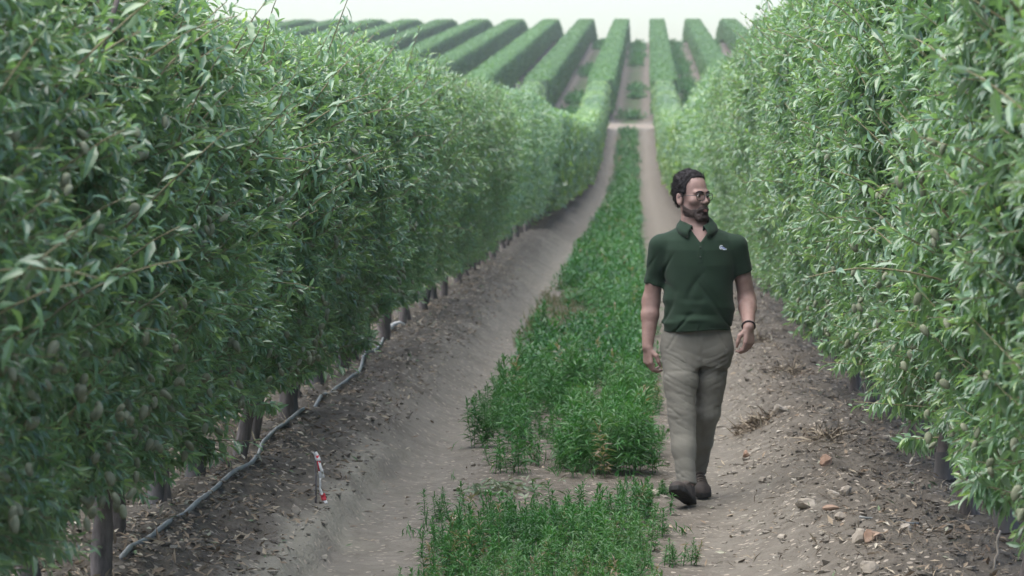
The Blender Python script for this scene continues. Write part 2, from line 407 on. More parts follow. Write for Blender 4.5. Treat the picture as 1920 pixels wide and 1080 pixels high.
def tube_path(pts, rad, k=8, jitter=0, seed=0, cap=True):
    pts = np.asarray(pts, float); rad = np.broadcast_to(np.asarray(rad, float), (len(pts),)); g = np.random.default_rng(seed)
    tan = norm(np.gradient(pts, axis=0)); up = np.array([0, 0, 1.]) if abs(tan[0, 2]) < .8 else np.array([0, 1., 0])
    V = []
    a = norm(np.cross(tan[0], up))
    for i in range(len(pts)):
        a = norm(a - tan[i] * np.dot(a, tan[i])); b = np.cross(tan[i], a)
        th = np.arange(k) * 2 * np.pi / k
        r = rad[i] * (1 + jitter * g.normal(0, 1, k))
        V.append(pts[i] + np.outer(np.cos(th) * r, a) + np.outer(np.sin(th) * r, b))
    V = np.concatenate(V); F = []
    for i in range(len(pts) - 1):
        for j in range(k): F.append((i * k + j, i * k + (j + 1) % k, (i + 1) * k + (j + 1) % k, (i + 1) * k + j))
    fs = [np.array(F)]
    if cap: fs += [np.array([list(range(k))[::-1]]), np.array([[(len(pts) - 1) * k + j for j in range(k)]])]
    return V, fs

def make_trunk(seed):
    g = np.random.default_rng(seed)
    z = np.array([-.06, 0.0, .05, .12, .2, .3, .42, .6, .8])
    r = np.array([.050, .047, .044, .042, .039, .036, .034, .032, .03])
    x = np.cumsum(g.normal(0, .008, 9)); y = np.cumsum(g.normal(0, .012, 9))
    r = r * (1 + .06 * g.normal(size=9)); r[3] *= 1.12
    V, F = tube_path(np.stack([x, y, z], 1), r, 10, .05, seed)
    return mesh_np('trunk', V, F, M_BARK)

def make_branch(seed):
    g = np.random.default_rng(seed)
    n = 8; t = np.linspace(0, 1, n)
    sx = g.uniform(-.25, .25); sy = g.uniform(-.45, .45)
    pts = np.stack([sx * t ** .8 + .02 * g.normal(size=n), sy * t ** .8 + .02 * g.normal(size=n), 0.45 + t * g.uniform(1.2, 1.8)], 1); pts[0] = (0, 0, .45)
    V, F = tube_path(pts, np.linspace(.022, .007, n), 6, .05, seed)
    return mesh_np('branch', V, F, M_BARK)

def make_guard(seed):
    g = np.random.default_rng(seed)
    z = np.array([0.02, .1, .2, .3]); r = np.array([.052, .051, .048, .049])
    V, F = tube_path(np.stack([g.normal(0, .004, 4), g.normal(0, .004, 4), z], 1), r, 12, .03, seed, cap=False)
    return mesh_np('trunk_guard', V, F, M_GUARD)

def make_shoot(seed, L, with_leaves=True):
    """long young shoot with large leaves, growing +Z, arching to +X."""
    g = np.random.default_rng(seed); n = 7; t = np.linspace(0, 1, n)
    bend = g.uniform(.05, .3)
    ctr = lambda s: np.stack([bend * L * s ** 2, .03 * L * np.sin(s * 5 + seed), L * (s - .12 * s ** 3)], -1)
    V, F = tube_path(ctr(t), np.linspace(.0055, .0018, n), 5, 0, seed)
    nl = int(L * 34); s = np.linspace(.1, 1, nl) + g.uniform(-.01, .01, nl); s = np.clip(s, 0, 1)
    P = ctr(s); az = np.arange(nl) * 2.4 + seed
    tip = np.clip((s - .8) / .2, 0, 1)[:, None]
    rad = np.stack([np.cos(az), np.sin(az), np.zeros(nl)], 1)
    A = norm(rad * (1 - .6 * tip) + np.array([0, 0, 1.]) * (.2 + 1.0 * tip) + np.array([0, 0, -1.]) * g.uniform(.2, 1.3, (nl, 1)) * (1 - tip) + g.normal(0, .15, (nl, 3)))
    N_ = np.array([0, 0, 1.]) + rad * .3 + g.normal(0, .3, (nl, 3))
    LL = g.uniform(.065, .105, nl) * (1 - .5 * tip[:, 0]); WW = LL * g.uniform(.26, .33, nl); Y = np.clip(.5 + .4 * tip[:, 0] + g.normal(0, .12, nl), 0, 1)
    if with_leaves:
        LV, LF, k = leaves_mesh(P, A, N_, LL, WW, 0, droop=g.uniform(0, .35, nl))
        mi = [np.zeros(sum(len(f) for f in F), int), np.ones(len(LF), int)]
        me = mesh_np('shoot', np.concatenate([V, LV]), F + [LF + len(V)], [M_TWIG, M_LEAF], smooth=False, mat_idx=np.concatenate(mi),
                     attrs={'rnd': np.concatenate([np.zeros(len(V)), np.repeat(Y, k)])})
        return me, None
    me = mesh_np('shoot', V, F, [M_TWIG], attrs={'rnd': np.zeros(len(V))})
    mats_ = []
    A = norm(A); side = norm(np.cross(A, N_)); nn = np.cross(side, A)
    for i in range(nl):
        m = Matrix.Identity(4)
        for r_ in range(3):
            m[r_][0] = side[i, r_] * WW[i] * 10; m[r_][1] = A[i, r_] * LL[i] * 10; m[r_][2] = nn[i, r_] * LL[i] * 10; m[r_][3] = P[i, r_]
        mats_.append(m)
    return me, mats_

def single_leaf(seed):
    tv, tf = leaf_template(0); tv = tv * 0.1
    g = np.random.default_rng(seed); tv[:, 2] -= g.uniform(0, .3) * (tv[:, 1] ** 2) * 10
    y = [.3, .45, .55, .65, .8][seed % 5]
    return mesh_np('leaf', tv, tf, M_LEAF, smooth=True, attrs={'rnd': np.full(len(tv), y)})

def almond_mesh(seed):
    g = np.random.default_rng(seed); nu, nv = 10, 7; V = [(0, 0, -.0205)]
    for j in range(1, nv):
        ph = math.pi * j / nv; zz = -math.cos(ph); rr = math.sin(ph)
        for i in range(nu):
            th = 2 * math.pi * i / nu
            V.append((rr * math.cos(th) * .0135 * (1 - .15 * zz), rr * math.sin(th) * .0105 * (1 - .12 * zz), zz * .0205 - .003 * math.cos(th) * rr))
    V.append((0.001, 0, .0225)); q = []; tr = []
    for i in range(nu): tr.append((0, 1 + (i + 1) % nu, 1 + i)); tr.append((len(V) - 1, len(V) - 1 - nu + i, len(V) - 1 - nu + (i + 1) % nu))
    for j in range(nv - 2):
        for i in range(nu): q.append((1 + j * nu + i, 1 + j * nu + (i + 1) % nu, 1 + (j + 1) * nu + (i + 1) % nu, 1 + (j + 1) * nu + i))
    V = np.array(V); V += g.normal(0, .0004, V.shape)
    return mesh_np('almond', V, [np.array(q), np.array(tr)], M_ALMOND)

# ------------------------------------------------------------------ the two near hedges, tree by tree
CR_NEAR = [make_crown(100 + i, 2.48, 620, 24, 0.076, 0, core=1300) for i in range(4)]
CR_MID = [make_crown(200 + i, 2.50, 380, 18, 0.092, 1, core=900) for i in range(3)]
CR_FAR = [make_crown(300 + i, 2.50, 260, 14, 0.105, 2, core=600) for i in range(3)]
TRUNKS = [make_trunk(400 + i) for i in range(4)]
BRANCH = [make_branch(500 + i) for i in range(5)]
GUARDS = [make_guard(600 + i) for i in range(2)]
SHOOT_L = [.45, .6, .75, .55]
SHOOTS = [make_shoot(700 + i, SHOOT_L[i])[0] for i in range(4)]
SHOOTS_BARE = [make_shoot(700 + i, SHOOT_L[i], False) for i in range(4)]
LEAVES = [single_leaf(i) for i in range(10)]
ALMONDS = [almond_mesh(800 + i) for i in range(2)]
ORD = 'first second third fourth fifth sixth seventh eighth ninth tenth eleventh twelfth thirteenth fourteenth fifteenth sixteenth'.split()

def hedge_hw(z, H, z0=.42, hb=.34, ht=.52):
    hw = hb + (ht - hb) * float(sstep(z0, z0 + .63 * (H - z0), np.array(z)))
    return hw * (1 - .35 * float(sstep(H - .35, H, np.array(z))))

def plant_row(side):
    rx = ROW_L if side < 0 else ROW_R
    rnd = random.Random(11 if side < 0 else 23)
    y = 7.3 if side < 0 else 7.6; k = 0
    hs = 0.89 if side < 0 else 1.10
    word = 'left' if side < 0 else 'right'
    while y < 62:
        x = rx + rnd.uniform(-.05, .05)
        t = empty('almond_tree', (x, y, gz1(x, y) - 0.01), 0 if side < 0 else math.pi)
        if k < 16:
            lab = f'{ORD[k]} almond tree from the camera in the leafy hedge {word} of the path'
            grp = f'almond trees of the {word} hedge'
        else:
            lab = f'slim almond tree merging into the receding middle stretch of the {word} hedge'; grp = f'receding almond trees of the {word} hedge'
        tag(t, lab, 'tree', grp)
        pool = CR_NEAR if y < 26 else CR_MID if y < 42 else CR_FAR
        if side < 0: hs = float(np.interp(y, [10, 19, 33, 56], [.865, .87, .895, .95]))
        sx = rnd.uniform(.94, 1.1); sy = rnd.choice((-1, 1)) * rnd.uniform(.95, 1.08); sz = hs * rnd.uniform(.97, 1.04)
        link('crown', pool[rnd.randrange(len(pool))], t, (rnd.uniform(-.03, .05), 0, .035 if side < 0 else 0), (0, 0, rnd.uniform(-.06, .06)), (sx, sy, sz))['kind'] = 'stuff'
        lean = (rnd.uniform(-.14, .14), rnd.uniform(-.12, .12), rnd.uniform(0, 6.28)); gs = rnd.uniform(.82, 1.05)
        link('trunk', TRUNKS[rnd.randrange(4)], t, (0, 0, 0), lean, (gs, gs, 1))
        if y < 34:
            if rnd.random() < .6: link('trunk_guard', GUARDS[rnd.randrange(2)], t, (0, 0, 0), lean, (gs, gs, rnd.uniform(.45, .95)))
            for b in range(4): link('branch', BRANCH[rnd.randrange(5)], t, (0, 0, 0), (0, 0, rnd.uniform(0, 6.28)))
        H = 2.48 * sz
        if y < 28:
            ns = 15 if y < 18 else 9
            for s in range(ns):
                v = rnd.randrange(4); top = rnd.random() < .5
                z = H - rnd.uniform(.25, .55) if top else rnd.uniform(.9, H - .4)
                lx = rnd.uniform(-.3, .45) if top else hedge_hw(z / sz, 2.48) - rnd.uniform(.05, .22)
                tilt = rnd.uniform(.0, .35) if top else rnd.uniform(.25, .8)
                if not top and rnd.random() < .12 and z < 1.6: tilt = rnd.uniform(1.1, 1.6)
                rot = (rnd.uniform(-.35, .35), tilt, rnd.uniform(-.5, .5))
                loc = (lx, rnd.uniform(-.6, .6), z); sc = rnd.uniform(.8, 1.05)
                if y < 12.4 and s < 8:
                    me, lm = SHOOTS_BARE[v]
                    so = link('shoot', me, t, loc, rot, (sc, sc, sc))
                    for m in lm:
                        lo = link('leaf', LEAVES[rnd.randrange(10)], so); lo.matrix_local = m
                else:
                    link('shoot', SHOOTS[v], t, loc, rot, (sc, sc, sc))
        if y < 24:
            for a in range(34 if side < 0 else 15):
                z = .50 + 1.2 * rnd.random() ** 1.4
                cx = hedge_hw(z, 2.48) + rnd.uniform(-.06, .09); cy = rnd.uniform(-.6, .6)
                for q in range(rnd.choice((1, 1, 2))):
                    sc = rnd.uniform(.85, 1.25)
                    link('almond', ALMONDS[rnd.randrange(2)], t, (cx + rnd.uniform(-.02, .02), cy + q * .035, z + rnd.uniform(-.02, .02)),
                         (rnd.uniform(2.2, 3.9), rnd.uniform(-.7, .7), rnd.uniform(0, 6.28)), (sc, sc, sc))
        k += 1; y += rnd.uniform(1.08, 1.28)
    return y
Y_END = max(plant_row(-1), plant_row(1))

# ------------------------------------------------------------------ far hedges (single trees cannot be told apart)
def far_hedge_mesh(seed, y0, y1, H, hw, per_m, size, mat_, trim, sheared):
    g = np.random.default_rng(seed); n = int((y1 - y0) * per_m)
    y = y0 + (y1 - y0) * g.uniform(0, 1, n)
    per = 2 * (H - .48) + 2 * hw; s = g.uniform(0, per, n)
    x = np.where(s < H - .48, -hw, np.where(s < H - .48 + 2 * hw, s - (H - .48) - hw, hw))
    z = np.where(s < H - .48, 0.48 + s, np.where(s < H - .48 + 2 * hw, H, H - (s - (H - .48) - 2 * hw)))
    nx = np.where(s < H - .48, -1., np.where(s < H - .48 + 2 * hw, 0., 1.)); nz = np.where(nx == 0, 1., 0.)
    lump = (0.08 if trim else 0.13) * noise2(y * 1.2, s * 1.1, seed) + (.03 if trim else .06) * noise2(y * 3.7, s * 3.3, seed + 1)
    rc = np.maximum(0, np.abs(x) - (hw - .25)) * np.maximum(0, z - (H - .25)) * (.6 if trim else 3)      # rounded shoulders
    out = np.stack([nx, np.zeros(n), nz], 1)
    P = np.stack([x, y, z], 1) + out * (lump - g.uniform(0, .12, n) ** 1.0)[:, None] - np.stack([np.sign(x) * rc * .5, 0 * x, rc * .5], 1)
    A = np.cross(out, g.normal(0, 1, (n, 3))) + out * .35 + np.array([0, 0, -.2]); N_ = out + g.normal(0, .5, (n, 3)) + np.array([0, 0, .3])
    L = size * g.uniform(.7, 1.3, n); W = L * .5
    P = P - norm(A) * (L * .5)[:, None]
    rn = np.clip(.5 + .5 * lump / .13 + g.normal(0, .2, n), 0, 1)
    V, F, k = leaves_mesh(P, A, N_, L, W, 2)
    rnd = np.repeat(rn, k)
    # dense inner body
    ys = np.arange(y0, y1 + .01, 1.0); sec = np.array([(-hw * .6, .68), (-hw * .82, 1.2), (-hw * .84, H - .25), (-hw * .76, H - .13), (hw * .76, H - .13), (hw * .84, H - .25), (hw * .82, 1.2), (hw * .6, .68)])
    m = len(sec); C = np.zeros((len(ys), m, 3)); C[:, :, 0] = sec[:, 0]; C[:, :, 2] = sec[:, 1]; C[:, :, 1] = ys[:, None]
    C[:, :, 0] += .04 * noise2(np.repeat(ys[:, None], m, 1) * .9, C[:, :, 2] * 2, seed + 5)
    i = (np.arange(len(ys) - 1)[:, None] * m + np.arange(m)[None]); j = (np.arange(len(ys) - 1)[:, None] * m + (np.arange(m)[None] + 1) % m)
    Q = np.stack([i, i + m, j + m, j], 2).reshape(-1, 4)
    caps = np.array([list(range(m)), list(range((len(ys) - 1) * m, len(ys) * m))[::-1]])
    # stems down to the ground
    yt = np.arange(y0 + .4, y1, 1.2); p0 = np.stack([0 * yt, yt, 0 * yt - .05], 1); p1 = np.stack([0 * yt, yt, 0 * yt + .7], 1)
    TV, TF = tubes_mesh(p0, p1, np.full(len(yt), .05), np.full(len(yt), .035), 5)
    VV = np.concatenate([V, C.reshape(-1, 3), TV])
    VV[:, 2] += base_z(VV[:, 1])
    if sheared: VV[:, 0] += shear(VV[:, 1])
    a = len(V); b = a + C.size // 3
    mi = np.concatenate([np.zeros(len(F) + len(Q) + 2, int), np.ones(len(TF), int)])
    return mesh_np('hedge', VV, [F, Q + a, caps + a, TF + b], [mat_, M_BARK], smooth=False, mat_idx=mi, attrs={'rnd': np.concatenate([rnd, np.full(C.size // 3, .05), np.zeros(len(TV))])})

hz = bpy.data.materials.new('haze_air'); hz.use_nodes = True
_n = hz.node_tree; _n.nodes.clear(); _o = _n.nodes.new('ShaderNodeOutputMaterial'); _v = _n.nodes.new('ShaderNodeVolumePrincipled')
_v.inputs['Density'].default_value = 0.0004; _v.inputs['Color'].default_value = (.93, .96, 1, 1); _v.inputs['Anisotropy'].default_value = 0.3
_n.links.new(_v.outputs[0], _o.inputs['Volume'])
_b = np.array([(x, y, z) for x in (-1010., 1010.) for y in (-1010., 2020.) for z in (float(base_z(np.array(2000.))) - 1.5, 17.5)])
HAZE = link('haze', mesh_np('haze', _b, np.array([(0, 1, 3, 2), (4, 6, 7, 5), (0, 4, 5, 1), (2, 3, 7, 6), (0, 2, 6, 4), (1, 5, 7, 3)]), hz, smooth=False))
tag(HAZE, 'thin pale summer haze over the orchard', 'haze', kind='stuff')

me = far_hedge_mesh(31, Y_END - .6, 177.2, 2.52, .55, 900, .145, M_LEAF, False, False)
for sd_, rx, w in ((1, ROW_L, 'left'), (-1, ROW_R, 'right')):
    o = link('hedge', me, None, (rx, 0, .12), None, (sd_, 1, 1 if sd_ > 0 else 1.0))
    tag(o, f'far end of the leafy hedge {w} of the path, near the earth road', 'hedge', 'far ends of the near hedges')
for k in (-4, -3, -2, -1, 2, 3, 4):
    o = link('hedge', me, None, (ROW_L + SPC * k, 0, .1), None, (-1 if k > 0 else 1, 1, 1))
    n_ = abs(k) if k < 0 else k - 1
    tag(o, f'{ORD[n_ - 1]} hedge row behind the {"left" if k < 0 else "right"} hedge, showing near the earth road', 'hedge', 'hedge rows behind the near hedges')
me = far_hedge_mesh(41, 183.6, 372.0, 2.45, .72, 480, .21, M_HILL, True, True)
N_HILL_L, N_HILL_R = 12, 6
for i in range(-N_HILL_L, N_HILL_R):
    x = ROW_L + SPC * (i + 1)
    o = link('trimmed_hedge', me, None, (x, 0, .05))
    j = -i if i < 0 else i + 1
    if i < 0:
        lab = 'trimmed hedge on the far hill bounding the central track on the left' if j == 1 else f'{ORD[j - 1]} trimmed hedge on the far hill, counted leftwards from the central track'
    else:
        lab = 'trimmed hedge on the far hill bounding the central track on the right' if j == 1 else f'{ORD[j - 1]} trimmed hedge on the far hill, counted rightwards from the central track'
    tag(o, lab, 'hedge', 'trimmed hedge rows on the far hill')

# ------------------------------------------------------------------ weeds down the middle of the path
def weed_mask(x, y):
    e = .10 * noise2(y * .9, y * 0 + .5, 21) + .06 * noise2(y * 3.1, y * 0 + 7.5, 22)
    e2 = .10 * noise2(y * .8, y * 0 + 4.5, 23) + .05 * noise2(y * 2.7, y * 0 + 9.5, 24)
    lft = np.where(y < 17, -.95, np.interp(y, [17, 22, 30, 45, 70], [-.86, -.92, -1.04, -.95, -.9])) + 1.4 * e; rgt = np.where(y < 17, 0.02, np.interp(y, [17, 40, 70], [.15, .10, .02])) + 1.2 * e2
    m = (x > lft) & (x < rgt)
    gap0 = 15.25 + .85 * sstep(-.9, .1, x); 
    m &= ~((y > gap0) & (y < 17.75 + .25 * noise2(x * 4, x * 0, 25)))
    thin = noise2(x * 2.6, y * 1.5, 26) + .6 * noise2(x * 6, y * 3, 27)
    m &= thin > np.where(y < 17, -1.0, -.58)
    m &= ~((y > 29.5) & (y < 41) & (x < -.42 + .45 * noise2(y * .5, x * 2, 30)) & (noise2(x * 4, y * 1.2, 31) > -.55))
    m &= ~((noise2(x * 3.3, y * .8, 38) > .62) & (y > 18.5))
    m &= ~((np.abs(x + .52 + .05 * np.sin(y * 3)) < .07) & (y > 17.5) & (y < 20.6))
    return m

def weed_plants(g, pos, h, nl, llen, lod, lean=.12, hue=0.):
    n = len(pos)
    top = pos + np.stack([g.normal(0, lean, n) * h, g.normal(0, lean, n) * h, h], 1)
    t = np.linspace(.12, 1, nl)[None] + g.uniform(-.03, .03, (n, nl))
    az = np.arange(nl)[None] * 2.4 + g.uniform(0, 6.28, (n, 1))
    P = pos[:, None] + (top - pos)[:, None] * t[..., None]
    elev = np.clip(g.normal(.35, .3, (n, nl)) + .8 * np.clip((t - .7) / .3, 0, 1), -.3, 1.4)
    A = np.stack([np.cos(az) * np.cos(elev), np.sin(az) * np.cos(elev), np.sin(elev)], -1)
    N_ = np.stack([-np.cos(az) * np.sin(elev), -np.sin(az) * np.sin(elev), np.cos(elev)], -1) + g.normal(0, .2, (n, nl, 3))
    L = llen * g.uniform(.6, 1.25, (n, nl)) * (1.1 - .35 * t) * np.clip(h / .2, .6, 1.5)[:, None]
    Y = np.clip(g.normal(.45, .13, (n, nl)) + g.normal(0, .11, (n, 1)) + .2 * t - .05, 0, .9)
    Y = np.clip(Y + np.reshape(hue, (-1, 1)), 0, .93)
    dead = g.uniform(size=n) < .03; Y[dead] = 1.0
    dr = g.uniform(0, .5, (n, nl))
    V, F, k = leaves_mesh(P.reshape(-1, 3), A.reshape(-1, 3), N_.reshape(-1, 3), L.ravel(), (L * g.uniform(.14, .24, (n, nl))).ravel() * (1 if lod < 2 else 1.5), lod, dr.ravel())
    SV, SF = tubes_mesh(pos, top, np.full(n, .0028), np.full(n, .0012))
    r = np.concatenate([np.repeat(Y.ravel(), k), np.full(len(SV), .75)])
    return np.concatenate([V, SV]), [F, SF + len(V)], r

def scatter(g, x0, x1, y0, y1, dens, mask=None):
    n = int((x1 - x0) * (y1 - y0) * dens)
    x = g.uniform(x0, x1, n); y = g.uniform(y0, y1, n)
    if mask is not None:
        m = mask(x, y); x, y = x[m], y[m]
    return np.stack([x, y, ground_z(x, y)], 1)

def build_weeds():
    g = np.random.default_rng(77)
    Vs, Ts, Qs, Rs, off = [], [], [], [], 0
    for (y0, y1, dens, nl, llen, lod, h0, h1) in ((12.6, 17.3, 140, 36, .078, 1, .09, .17), (17.3, 24, 90, 38, .070, 1, .07, .38), (24, 36, 95, 26, .075, 2, .16, .32), (36, 62, 60, 18, .11, 2, .14, .30), (62, 120, 22, 14, .19, 2, .14, .30), (120, 176, 14, 12, .26, 2, .14, .28)):
        p = scatter(g, -1.4, .6, y0, y1, dens, lambda x, y: weed_mask(x + g.normal(0, .05, len(x)), y + g.normal(0, .14, len(x))))
        vig = np.clip(noise2(p[:, 0] * 2.3, p[:, 1] * 1.1, 28) * .55 + .25 * noise2(p[:, 0] * 6, p[:, 1] * 3, 32) + .45, 0, 1.2)
        hue = .30 * noise2(p[:, 0] * 1.6, p[:, 1] * .7, 33) + .16 * noise2(p[:, 0] * 4, p[:, 1] * 2, 34)
        edge = np.minimum(sstep(-1.12, -.75, p[:, 0]), sstep(.24, -.05, p[:, 0]))
        h = (h0 + (h1 - h0) * np.clip(vig + g.normal(0, .22, len(p)), 0, 1.25) * (.35 + .65 * edge))
        V, (F, Q), r = weed_plants(g, p, h, nl, llen, lod, hue=hue)
        Vs.append(V); Ts.append(F + off); Qs.append(Q + off); Rs.append(r); off += len(V)
    for (y0, y1, dens, ln, w) in ((12.6, 24, 700, .15, .004), (24, 40, 380, .2, .007), (40, 70, 140, .24, .014)):
        p = scatter(g, -1.35, .45, y0, y1, dens, lambda x, y: (weed_mask(x + .06 * noise2(x * 9, y * 7, 35), y) & (noise2(x * 3.1, y * 1.1, 40) > -.35)) | ((noise2(x * 5, y * 4, 36) > .72) & (x > -1.15) & (x < .3)) | ((y > 29.5) & (y < 41) & (x > -1.15) & (x < -.25) & (noise2(x * 5, y * 2, 39) > -.2)))
        n = len(p); L = ln * g.uniform(.4, 1.25, n) * (.55 + .45 * (noise2(p[:, 0] * 3, p[:, 1] * 1.4, 37) * .5 + .5))
        dry = (p[:, 1] > 29.5) & (p[:, 1] < 41) & (p[:, 0] < -.3)
        A = np.stack([g.normal(0, .38, n), g.normal(0, .38, n), np.ones(n)], 1)
        V, F, k = leaves_mesh(p, A, g.normal(0, 1, (n, 3)) * np.array([1, 1, .1]), L, np.full(n, w) * g.uniform(.7, 1.6, n), 1, g.uniform(0, .9, n))
        r = np.clip(g.normal(.62, .16, n), 0, .95); r = np.where((g.uniform(size=n) < .05) | (dry & (g.uniform(size=n) < .8)), 1., r)
        Vs.append(V); Ts.append(F + off); Rs.append(np.repeat(r, k)); off += len(V)
    me = mesh_np('weeds', np.concatenate(Vs), [np.concatenate(Ts), np.concatenate(Qs)], M_WEED, smooth=False, attrs={'rnd': np.concatenate(Rs)})
    tag(link('weeds', me), 'dense green weeds growing along the middle of the path', 'weeds', kind='stuff')
    # weeds in the hill alleys: low round clumps
    g = np.random.default_rng(78); Vs, Ts, Qs, Rs, off = [], [], [], [], 0
    for i in range(-7, 5):
        xc = ROW_L + SPC * i + 1.72
        y = g.uniform(186, 345, 1700); x = xc + g.normal(0, .38, 1700) + shear(y)
        m = noise2(x * .5 + i * 9, y * .16, 29) > (-.05 if i else .12); x, y = x[m], y[m]
        p = np.stack([x, y, ground_z(x, y)], 1)
        V, (F, Q), r = weed_plants(g, p, g.uniform(.12, .32, len(p)), 9, .36, 2)
        Vs.append(V); Ts.append(F + off); Qs.append(Q + off); Rs.append(np.minimum(r, .6)); off += len(V)
    me = mesh_np('weeds', np.concatenate(Vs), [np.concatenate(Ts), np.concatenate(Qs)], M_WEED, smooth=False, attrs={'rnd': np.concatenate(Rs)})
    tag(link('weeds', me), 'patchy dark green weeds between the trimmed hedges of the far hill', 'weeds', kind='stuff')
    # single weed plants that stand apart
    for (x, y, h, lab) in ((-.98, 15.75, .17, 'tall leafy weed at the far left corner of the front weed patch'),
                           (.03, 16.0, .20, 'tall leafy weed at the right corner of the front weed patch'),
                           (.22, 14.05, .12, 'low leafy weed alone on bare soil, right of the front weed patch'),
                           (-.96, 19.6, .28, 'tall dark weed leaning over the left wheel track'),
                           (.15, 16.9, .07, 'small weed on bare soil just left of the front shoe')):
        g = np.random.default_rng(int(y * 100))
        t = empty('weed_plant', (x, y, gz1(x, y))); tag(t, lab, 'weed')
        p = np.stack([g.normal(0, .035, 7), g.normal(0, .035, 7), np.zeros(7)], 1)
        V, F, r = weed_plants(g, p, h * g.uniform(.6, 1.05, 7), 46, .058, 1, .3)
        o = link('foliage', mesh_np('foliage', V, F, M_WEED, smooth=False, attrs={'rnd': r}), t); o['kind'] = 'stuff'
build_weeds()
# ------------------------------------------------------------------ the walking man
def surface_nets(f, lo, hi, h):
    lo = np.array(lo, float); dims = np.ceil((np.array(hi, float) - lo) / h).astype(int) + 1
    B = 8; nb = (dims + B - 1) // B; dims = nb * B
    bc = np.stack(np.meshgrid(*[np.arange(n) for n in nb], indexing='ij'), -1).reshape(-1, 3)
    cen = lo + (bc * B + (B - 1) / 2) * h
    fc = f(cen)
    act = np.abs(fc) < B * h * 1.9
    Fd = np.where(fc < 0, -1., 1.).astype(np.float32).reshape(nb)
    Fd = np.repeat(np.repeat(np.repeat(Fd, B, 0), B, 1), B, 2)
    ab = bc[act]
    loc = np.stack(np.meshgrid(*[np.arange(B)] * 3, indexing='ij'), -1).reshape(-1, 3)
    idx = (ab[:, None] * B + loc[None]).reshape(-1, 3)
    out = np.empty(len(idx), np.float32)
    for s in range(0, len(idx), 400000): out[s:s + 400000] = f(lo + idx[s:s + 400000] * h)
    Fd[idx[:, 0], idx[:, 1], idx[:, 2]] = out
    ins = Fd < 0
    c = [(a, b, d) for a in (0, 1) for b in (0, 1) for d in (0, 1)]
    sl = lambda o: tuple(slice(o[i], dims[i] - 1 + o[i]) for i in range(3))
    cnt = sum(ins[sl(o)].astype(np.int8) for o in c)
    cells = np.argwhere((cnt > 0) & (cnt < 8))
    vid = np.full(dims, -1, np.int32); vid[cells[:, 0], cells[:, 1], cells[:, 2]] = np.arange(len(cells))
    val = {o: Fd[cells[:, 0] + o[0], cells[:, 1] + o[1], cells[:, 2] + o[2]] for o in c}
    acc = np.zeros((len(cells), 3)); num = np.zeros(len(cells))
    for o in c:
        for ax in range(3):
            if o[ax]: continue
            o2 = list(o); o2[ax] = 1; o2 = tuple(o2)
            a, b = val[o], val[o2]; m = (a < 0) != (b < 0)
            t = np.where(m, a / np.where(m, a - b, 1), 0)
            p = np.array(o, float)[None].repeat(len(cells), 0); p[:, ax] = t
            acc[m] += p[m]; num[m] += 1
    V = lo + (cells + acc / np.maximum(num, 1)[:, None]) * h
    Fs = []
    for ax in range(3):
        a1, a2 = (ax + 1) % 3, (ax + 2) % 3
        s0 = [slice(1, None)] * 3; s1 = [slice(1, None)] * 3
        s0[ax] = slice(0, -1)
        A = ins[tuple(s0)]; Bm = ins[tuple(s1)]
        e = np.argwhere(A != Bm); base = e + 1; base[:, ax] -= 1
        flip = A[e[:, 0], e[:, 1], e[:, 2]]
        def cell(d1, d2):
            q = base.copy(); q[:, a1] -= d1; q[:, a2] -= d2; return vid[q[:, 0], q[:, 1], q[:, 2]]
        q = np.stack([cell(1, 1), cell(0, 1), cell(0, 0), cell(1, 0)], 1)
        q[~flip] = q[~flip][:, ::-1]
        Fs.append(q[(q >= 0).all(1)])
    return V, np.concatenate(Fs)

def smin(a, b, k):
    h = np.clip(.5 + .5 * (b - a) / k, 0, 1); return b * (1 - h) + a * h - k * h * (1 - h)
def smax(a, b, k): return -smin(-a, -b, k)
def cone(p, a, b, ra, rb):
    a = np.array(a, float); b = np.array(b, float); ab = b - a
    t = np.clip(((p - a) @ ab) / (ab @ ab), 0, 1)
    return np.linalg.norm(p - a - t[:, None] * ab, axis=1) - (ra + (rb - ra) * t)
def ell(p, c, r):
    r = np.array(r, float); q = (p - np.array(c)) / r
    k0 = np.linalg.norm(q, axis=1); k1 = np.linalg.norm(q / r, axis=1)
    return k0 * (k0 - 1) / np.maximum(k1, 1e-6)
def chain(p, pts, rs, k=.006):
    d = None
    for i in range(len(pts) - 1):
        e = cone(p, pts[i], pts[i + 1], rs[i], rs[i + 1]); d = e if d is None else smin(d, e, k)
    return d

# head frame: x = his right, y = forward, z up
TH = R(44); HC = np.array([-.010, .008, 0.])
HF = np.array([math.sin(TH), -math.cos(TH), 0]); HRt = np.array([-math.cos(TH), -math.sin(TH), 0])
def to_head(p):
    q = p - HC; return np.stack([q @ HRt, q @ HF, p[:, 2]], 1)
def from_head(q):
    q = np.asarray(q, float); return HC + q[..., 0:1] * HRt + q[..., 1:2] * HF + q[..., 2:3] * np.array([0, 0, 1.])

